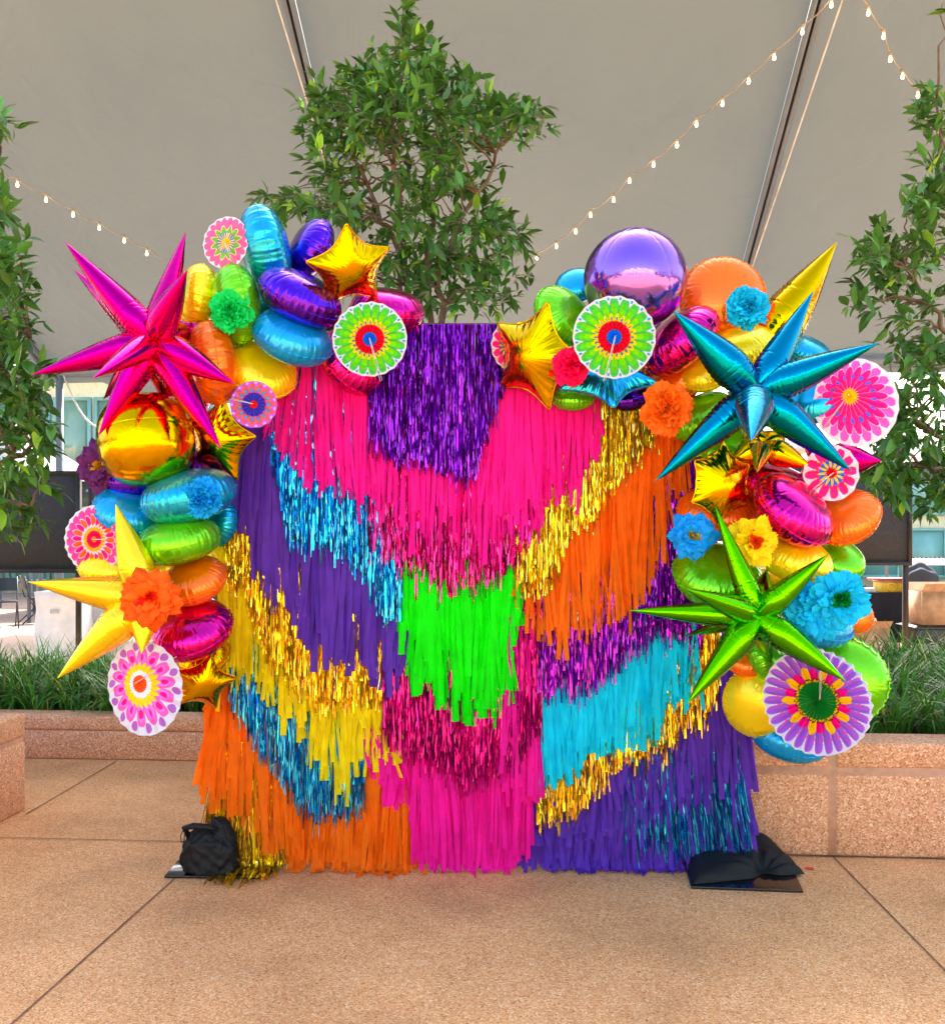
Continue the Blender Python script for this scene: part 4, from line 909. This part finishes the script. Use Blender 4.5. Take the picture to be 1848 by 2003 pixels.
# ------------------------------------------------------------------ paper fans
def tri(x): return 2*np.abs(2*(x-np.floor(x+.5)))-1
def fan(lab, hx, hy, rx, ry, Y, design, npl=20, rot=0, cx=None, cy=None, depth=.04, string=None, hub=0.0):
    """hub pixel, half-widths in the picture; the fan leans when rx != ry"""
    cx = hx if cx is None else cx; cy = hy if cy is None else cy
    R = px(max(rx, ry), Y); ratio = min(rx, ry)/max(rx, ry); c = P(cx, cy, Y); dep = math.sqrt(max(0, 1-ratio**2))
    if rx < ry:   # lean that gives this width when seen off-axis
        off_ = abs(c.x/c.y); ts = np.linspace(0, 1.4, 400); tt_ = ts[np.argmin(np.abs(np.cos(ts)-off_*np.sin(ts)-ratio))]; ratio, dep = math.cos(tt_), math.sin(tt_); depth *= .5
    if rx >= ry: E1 = Vector((1, 0, 0)); E2 = Vector((0, dep, ratio))
    else: E1 = Vector((ratio, -dep*(1 if cx < 924 else -1), 0)); E2 = Vector((0, 0, 1))
    N = E1.cross(E2).normalized(); N = -N if N.y > 0 else N
    nt_ = npl*24; nr = 72; th = np.arange(nt_)/nt_*2*PI; s = np.linspace(0.01, 1, nr)
    T, S = np.meshgrid(th, s, indexing='ij'); z = tri(T*npl/(2*PI))*depth*R*(.25+.75*np.clip(S*2.2, 0, 1))
    off = np.array([(hx-cx)*Y/F, 0, (HY-hy-(HY-cy))*Y/F]); x2 = np.dot(off, np.array(E1)); y2 = np.dot(off, np.array(E2))
    Xl = S*R*np.cos(T+rot)+x2*(1-S); Yl = S*R*np.sin(T+rot)+y2*(1-S)
    rip = R*.03*np.sin(2*T+cx)*S**2+hub*R*(1-S)
    V = Xl[..., None]*np.array(E1)+Yl[..., None]*np.array(E2)+(z+rip)[..., None]*np.array(N)
    col = design(S, T, npl)
    t = thing('paper_fan', c, lab, 'paper fan', 'pleated round paper fans')
    o = mesh('pleated_disc', V.reshape(-1, 3), grid_faces(nt_, nr, True), M_paper, None, False, col=col.reshape(-1, 3)); o.parent = t
    if string:
        a = Vector((hx-cx, 0, cy-hy))*(Y/F)+N*(depth*R+.012); b = Vector((string[0]-cx, 0, cy-string[1]))*(Y/F)+N*(depth*R*1.3+.014)
        m = MB(); m.tube([a, b], .0014, 5); m.tube([a+Vector((.003, 0, 0)), b+Vector((.008, 0, .004))], .0011, 5); st = m.build('string', M_cord); st.parent = t
    return t
def L3(c): return np.array(lin(c))
def mk(S): return np.ones(S.shape+(3,))*L3((218, 218, 234))
def setc(c, mask, rgb): c[mask] = L3(rgb)
def uu(T, n, ph=0): x = T/(2*PI)*n+ph; return np.abs(x-np.round(x))*2   # 0 at petal axis, 1 between petals
def ser(T, n, ph=0): return np.round(T/(2*PI)*n+ph).astype(int)
def pet(S, T, n, r, dip, p=2.5, ph=0): return S < r-dip*uu(T, n, ph)**p
def d_green(S, T, n):
    c = mk(S); u = uu(T, 20); setc(c, pet(S, T, 20, .95, .26, 4), (70, 196, 84)); setc(c, pet(S, T, 20, .84, .26, 4) & (u < .75), (92, 214, 36))
    setc(c, pet(S, T, 20, .72, .2, 3) & (u < .7), (128, 226, 0)); setc(c, (u > .93) & (S < .80), (60, 176, 40))
    v = 1-uu(T, 20); setc(c, ((S-.925)/.045)**2+(v*S*PI/20/.035)**2 < 1, (30, 160, 238))
    w = uu(T, 22); setc(c, pet(S, T, 22, .56, .13, 2), (255, 222, 0)); setc(c, ((S-.44)/.05)**2+(w/.38)**2 < 1, (70, 150, 190))
    setc(c, S < .395, (222, 0, 48)); setc(c, S < .185, (0, 132, 250)); return c
def d_pinkgreen(S, T, n):
    c = mk(S); setc(c, pet(S, T, 20, .97, .13, 2, .3), (255, 96, 160)); setc(c, pet(S, T, 12, .71, .26, 1.3), (255, 226, 176)); setc(c, pet(S, T, 12, .67, .26, 1.3), (100, 186, 52))
    setc(c, pet(S, T, 24, .45, .1, 1), (112, 146, 176)); setc(c, (S > .3) & (S < .4) & (uu(T, 24) < .5), (130, 96, 190)); setc(c, (uu(T, 20) < .28) & (S < .38), (246, 228, 140)); setc(c, pet(S, T, 10, .25, .12, 1), (255, 196, 0)); return c
def d_zigzag(S, T, n):
    c = np.ones(S.shape+(3,))*L3((186, 92, 214)); z = .735+.125*(1-2*uu(T, 15)); v = uu(T, 15, .5)
    setc(c, ((S-.92)/.05)**2+(v/.4)**2 < 1, (206, 160, 250)); setc(c, np.abs(S-z) < .075, (232, 48, 70)); setc(c, np.abs(S-z-.008) < .045, (255, 116, 30))
    setc(c, (S < z-.07), (78, 90, 190)); setc(c, (S < z-.1) & (S > .56), (90, 156, 220)); setc(c, S < .55, (222, 70, 140)); setc(c, S < .5, (56, 50, 190)); setc(c, (S < .45) & (uu(T, 16) < .2), (86, 84, 214)); setc(c, S < .17, (240, 30, 30)); return c
def d_pinkorange(S, T, n):
    c = mk(S); setc(c, pet(S, T, 22, .96, .12, 2.2), (255, 66, 162)); setc(c, pet(S, T, 22, .76, .14, 2.2, .5), (255, 180, 220)); k = ser(T, 22, .5) % 2 == 0
    a = pet(S, T, 22, .72, .16, 2.2, .5) & (uu(T, 22, .5) < .9); setc(c, a, (255, 0, 132)); setc(c, a & k, (255, 98, 22)); setc(c, pet(S, T, 22, .46, .08, 2), (250, 214, 226)); setc(c, pet(S, T, 22, .37, .04, 2), (240, 176, 0)); setc(c, S < .25, (220, 0, 90)); setc(c, S < .09, (236, 160, 20)); return c
def d_whitepink(S, T, n):
    c = mk(S)*np.array([.9, .97, 1]); v = 1-uu(T, 14); setc(c, ((S-.86)/.1)**2+(v/.42)**2 < 1, (168, 92, 196)); setc(c, pet(S, T, 14, .84, .3, 3), (255, 92, 190)); setc(c, pet(S, T, 14, .74, .26, 2) & (uu(T, 14) < .8), (255, 112, 236))
    setc(c, ((S-.6)/.09)**2+(uu(T, 14)/.38)**2 < 1, (250, 0, 140)); setc(c, pet(S, T, 22, .49, .1, 2), (255, 214, 0)); setc(c, pet(S, T, 30, .3, .03, 2), (236, 232, 250)); setc(c, S < .19, (255, 88, 16)); return c
def d_bigpink(S, T, n):
    c = mk(S); setc(c, pet(S, T, 20, .94, .2, 3), (255, 84, 196)); setc(c, pet(S, T, 20, .8, .2, 2.4, .5), (255, 190, 230)); setc(c, pet(S, T, 20, .775, .2, 2.4, .5), (255, 0, 140)); setc(c, ((S-.5)/.065)**2+(uu(T, 16)/.36)**2 < 1, (66, 100, 230))
    setc(c, (uu(T, 20) < .12) & (S < .45), (255, 120, 120)); setc(c, pet(S, T, 20, .22, .08, 1), (255, 196, 0)); return c
def d_smallpink(S, T, n):
    c = mk(S); setc(c, pet(S, T, 12, .93, .4, 3), (255, 30, 140)); v = 1-uu(T, 12); setc(c, ((S-.62)/.05)**2+(v/.2)**2 < 1, (255, 200, 90)); setc(c, pet(S, T, 12, .48, .1, 2, .5), (50, 120, 240)); setc(c, (S < .5-.34*uu(T, 12)**1.0) & (uu(T, 12) < .6), (250, 224, 20)); setc(c, pet(S, T, 16, .22, .06, 1), (230, 0, 30)); return c
def d_bigpurple(S, T, n):
    c = mk(S); setc(c, pet(S, T, 30, .96, .3, 5), (176, 100, 220)); setc(c, (uu(T, 30) < .08) & (S < .95), (150, 78, 200)); setc(c, ((S-.74)/.022)**2+((1-uu(T, 30))/.3)**2 < 1, (255, 84, 130))
    k = ser(T, 20) % 2 == 0; a = pet(S, T, 20, .645, .16, 3) & (uu(T, 20) < .93); setc(c, a & k, (255, 208, 0)); setc(c, pet(S, T, 20, .6, .1, 3) & ~k, (255, 0, 150)); setc(c, pet(S, T, 44, .425, .05, 2), (92, 40, 0)); setc(c, pet(S, T, 44, .40, .05, 2) & (uu(T, 44) < .8), (250, 206, 30)); setc(c, S < .345, (10, 140, 44)); setc(c, (S < .33) & (uu(T, 30) < .16), (120, 200, 110)); return c
fan('round green fan with crimson and blue centre, left garland', 723, 663, 73, 73, 3.8, d_green, 20, .1, string=(745, 748), depth=.065)
fan('round green fan with crimson and blue centre, right garland', 1201, 659, 81, 81, 3.74, d_green, 20, 0, string=(1178, 748), depth=.065)
fan('small pink fan with green leaf ring at the top left', 442, 474, 44, 51, 3.95, d_pinkgreen, 16, .2, string=(462, 525), depth=.065)
fan('small purple fan with orange zigzag ring', 496, 791, 46, 46, 3.8, d_zigzag, 15, 0, string=(452, 782), depth=.065)
fan('pink and orange petal fan at the left above the yellow starburst', 184, 1055, 57, 67, 3.92, d_pinkorange, 22, .1, string=(232, 1056), depth=.065)
fan('leaning white fan with pink petals and orange centre, lower left', 268, 1337, 73, 93, 3.76, d_whitepink, 22, .2, 281, 1346, .045, (348, 1285))
fan('big hot pink fan with blue spots at the right edge', 1655, 774, 84, 86, 3.98, d_bigpink, 20, 0, 1675, 787, .045, (1600, 845), .1)
fan('small pink fan with red, yellow and blue centre at right', 1626, 925, 55, 55, 3.92, d_smallpink, 12, .1, string=(1580, 962), depth=.065)
fan('pink fan mostly hidden behind the inner gold star', 990, 678, 28, 44, 4.1, d_smallpink, 14, 0, depth=.065)
fan('large purple petal fan with green centre, lower right', 1598, 1371, 106, 99, 3.8, d_bigpurple, 30, 0, string=(1600, 1290), depth=.065)

# ------------------------------------------------------------------ tissue flowers
M_tp = sheet('tissue_petals', None, .15, .65, vcol=True)
def petals(V, Q, Cc, nb, rg, R, n, el0, el1, l0, l1, wd, ruf, rgb, pointed=False, nx=7, ny=8, lift=.0):
    for i in range(n):
        az = i*2.39996+rg.uniform(-.2, .2); el = rg.uniform(el0, el1)  # el: angle from the facing axis
        d = np.array([math.sin(el)*math.cos(az), -math.cos(el), math.sin(el)*math.sin(az)])
        s = np.array([-math.sin(az), 0, math.cos(az)]); s = s+rg.normal(0, .25, 3); s -= d*s.dot(d); s /= np.linalg.norm(s); nn = np.cross(s, d)
        L = R*rg.uniform(l0, l1); W = R*wd*rg.uniform(.8, 1.2); ph = rg.uniform(0, 6); curl = rg.uniform(-.1, .5); base = rg.normal(0, .03, 3)*R
        cl = np.array(lin(rgb))*rg.uniform(.86, 1.1)
        for a in range(ny):
            t = a/(ny-1)
            ww = W*(math.sin(PI*min(1, .12+t*.72))**.8) if pointed else W*(.25+.95*t)*(1-.45*max(0, t-.8)/.2)
            if pointed and t > .85: ww *= (1-t)/.15*.9+.1
            for b in range(nx):
                x = b/(nx-1)*2-1
                amp = ruf*R*t*t; f = amp*(math.sin(x*5+ph)+.6*math.sin(x*11+ph*2))+(-.35*ww*(1-x*x) if pointed else 0)
                LL = L*t*(1-.1*x*x*(1 if not pointed else .3))*(1+.06*math.sin(x*9+ph)*t)
                p = base+d*LL+s*x*ww+nn*(f+curl*L*t*t*.5)
                V.append(p); Cc.append(cl)
        for a in range(ny-1):
            for b in range(nx-1): q = nb+a*nx+b; Q.append((q, q+1, q+nx+1, q+nx))
        nb += nx*ny
    return nb
def flower(lab, cx, cy, r, Y, kind, rgb, rgb2=None, name='tissue_flower', cat='paper flower', sq=1.0, seed=1):
    c = P(cx, cy, Y); R = px(r, Y); t = thing(name, c, lab, cat, 'crepe tissue flowers and pompoms'); rg = np.random.default_rng(seed+int(cx))
    V = []; Q = []; Cc = []; nb = 0
    if kind == 'pom':
        nb = petals(V, Q, Cc, nb, rg, R, 46, .9, 1.7, .8, 1.0, .36, .07, rgb); nb = petals(V, Q, Cc, nb, rg, R, 46, .4, 1.1, .6, .85, .30, .08, rgb); nb = petals(V, Q, Cc, nb, rg, R, 34, 0, .6, .5, .72, .24, .08, rgb)
    elif kind == 'flower':
        nb = petals(V, Q, Cc, nb, rg, R, 16, 1.25, 1.65, .85, 1.08, .3, .03, rgb, True); nb = petals(V, Q, Cc, nb, rg, R, 18, .95, 1.4, .75, .98, .3, .05, rgb, True); nb = petals(V, Q, Cc, nb, rg, R, 16, .6, 1.1, .55, .8, .28, .06, rgb, True)
    elif kind == 'round':
        nb = petals(V, Q, Cc, nb, rg, R, 18, 1.3, 1.65, .85, 1.05, .27, .035, rgb); nb = petals(V, Q, Cc, nb, rg, R, 20, 1.0, 1.4, .68, .9, .25, .05, rgb); nb = petals(V, Q, Cc, nb, rg, R, 18, .7, 1.1, .5, .7, .22, .05, rgb)
    V = np.array(V); V[:, 2] *= sq
    o = mesh('petals', V, np.array(Q), M_tp, None, True, col=np.array(Cc)); o.parent = t
    if rgb2:
        V = []; Q = []; Cc = []; petals(V, Q, Cc, 0, rg, R*.55, 26, 0, .75, .7, 1.05, .2, .1, rgb2, nx=5, ny=5)
        o = mesh('flower_centre', V, np.array(Q), M_tp, None, True, col=np.array(Cc)); o.parent = t
    return t
flower('bright green tissue pompom on the lime balloon', 453,610,44,3.84,'pom',(0,222,104),None,'tissue_pompom','pompom')
flower('dark purple tissue flower with yellow centre beside the gold orb', 196,912,46,3.98,'flower',(92,30,104),(240,190,0), sq=1.15)
flower('blue tissue pompom on the turquoise balloon of the left leg', 395,973,43,3.78,'pom',(0,166,246),None,'tissue_pompom','pompom')
flower('large orange tissue flower with red centre on the yellow starburst', 296,1170,64,3.68,'flower',(255,100,0),(255,30,10))
flower('cyan tissue flower with green centre on the orange balloon', 1460,602,46,3.86,'pom',(0,196,244),(0,130,60))
flower('hot pink tissue pompom left of the right green fan', 1116,718,41,3.84,'pom',(255,0,96),None,'tissue_pompom','pompom')
flower('small red tissue pompom behind the hot pink one', 1082,712,30,3.93,'pom',(240,40,10),None,'tissue_pompom','pompom')
flower('orange tissue pompom hanging right of the blue star balloon', 1303,800,52,3.84,'pom',(255,116,10),None,'tissue_pompom','pompom', 1.12)
flower('blue tissue flower with yellow stamens above the lime balloon', 1354,1047,50,3.86,'flower',(0,156,250),(220,190,20))
flower('yellow tissue flower with red centre above the green starburst', 1473,1058,54,3.8,'round',(246,220,0),(250,80,10))
flower('left half of the large sky blue double flower on the right leg', 1600,1190,66,3.82,'round',(0,196,252),None, seed=3)
flower('right half of the large sky blue double flower, with green centre', 1640,1172,64,3.78,'round',(0,200,255),(0,150,60), seed=5)

# ------------------------------------------------------------------ sandbags
cb = ground(408, 1696); cb.y = 4.16; cb.x = P(411, 0, 4.16).x; cb.z = .013
lb = thing('sandbag', cb, 'black nylon weight bag standing on the left base plate', 'sandbag', 'black weight bags on the base plates')
def sack(name, c, r, parent, seed, nz=.1, n=48, taper=.25, shear=(0, 0)):
    rg = np.random.default_rng(seed); th, ph = np.meshgrid(np.linspace(.01, PI-.01, n), np.linspace(0, 2*PI, n*2, endpoint=False), indexing='ij')
    sp = lambda v, p: np.sign(v)*np.abs(v)**p
    x = sp(np.sin(th), .75)*sp(np.cos(ph), .85); y = sp(np.sin(th), .75)*sp(np.sin(ph), .85); z = sp(np.cos(th), .8); k = np.ones_like(x)
    for i in range(22):
        d_ = rg.normal(0, 1, 3); d_ /= np.linalg.norm(d_); f = rg.uniform(2, 14); k += nz*(1-np.abs(np.sin((x*d_[0]+y*d_[1]+z*d_[2])*f+rg.uniform(0, 6))))**3*rg.uniform(.1, .5)*3/(1+f*.3)
    tp = 1-taper*(z*.5+.5)
    V = np.stack([c[0]+x*k*tp*r[0]+shear[0]*z*r[2], c[1]+y*k*tp*r[1]+shear[1]*z*r[2], np.maximum(c[2]+z*k*r[2], .002)], -1).transpose(1, 0, 2).reshape(-1, 3)
    o = mesh(name, V, grid_faces(n*2, n, True), M_nylon, None, True); o.parent = parent; return o
sack('bag_body', (0, 0, .08), (.112, .075, .098), lb, 11, .16, taper=.22, shear=(-.08, 0))
sack('bag_top', (.045, .01, .15), (.06, .045, .062), lb, 5, .2, n=30, taper=.35, shear=(-.25, 0))
m = MB(); m.tube([(-.085, -.02, .15), (-.1, -.04, .2), (-.06, -.05, .212), (.0, -.045, .205), (.04, -.03, .19)], [.012, .014, .015, .014, .012], 8); o = m.build('handle', M_nylon, smooth=True); o.parent = lb
m = MB(); m.tube([(-.1, -.05, .2), (-.112, -.06, .17), (-.108, -.06, .14), (-.098, -.055, .15), (-.095, -.05, .19)], .0025, 6); o = m.build('clip', M_black); o.parent = lb
Q4 = [ground(1356, 1737), ground(1574, 1716), ground(1506, 1668), ground(1334, 1676)]; cb = (Q4[0]+Q4[2])/2; cb.z = .013
rb = thing('sandbag', cb, 'black nylon weight bag slumped flat over the right base plate', 'sandbag', 'black weight bags on the base plates')
nu, nv = 110, 80; Vt = []
for i in range(nu):
    for j in range(nv):
        s = i/(nu-1); t_ = j/(nv-1); p = Q4[0].lerp(Q4[1], s).lerp(Q4[3].lerp(Q4[2], s), t_)-cb
        e = max(0, (1-abs(2*s-1)**5)*(1-abs(2*t_-1)**4))**.5
        dx, dy = (s-.66), (t_-.04)*.9; rr = math.hypot(dx, dy); an = math.atan2(dy, dx)
        h = e*(.062+.03*t_)*(1-.8*math.exp(-(rr/.11)**2))+e*.012*math.sin(an*11+1)*math.exp(-((rr-.22)/.16)**2)+e*.004*math.sin(s*17+t_*9)+e*.03*math.exp(-((s-.8)**2+(t_-.75)**2)/.03)
        p.y += .05*math.exp(-((s-.66)/.08)**2)*(1-t_)
        Vt.append((p.x, p.y, max(.002, h)))
Vt = np.array(Vt); Bt = Vt.copy(); Bt[:, 2] = .0005; f = grid_faces(nu, nv); n_ = nu*nv
idx = [i*nv for i in range(nu)]+[(nu-1)*nv+j for j in range(1, nv)]+[i*nv+nv-1 for i in range(nu-2, -1, -1)]+[j for j in range(nv-2, 0, -1)]
rim = np.array([(a_, b_, b_+n_, a_+n_) for a_, b_ in zip(idx, idx[1:]+idx[:1])])
o = mesh('bag_body', np.concatenate([Vt, Bt]), [np.concatenate([f, f[:, ::-1]+n_, rim[:, ::-1]])], M_nylon, None, True); o.parent = rb
q = ground(1584, 1702); q.z = .001
m = MB(); m.add([(q.x-.018, q.y, .004), (q.x+.016, q.y-.008, .004), (q.x+.02, q.y+.012, .006), (q.x-.014, q.y+.016, .009)], [(0, 1, 2, 3)]); tag(m.build('paper_scrap', M_tape), 'tiny red paper scrap on the paving right of the right bag', 'scrap')
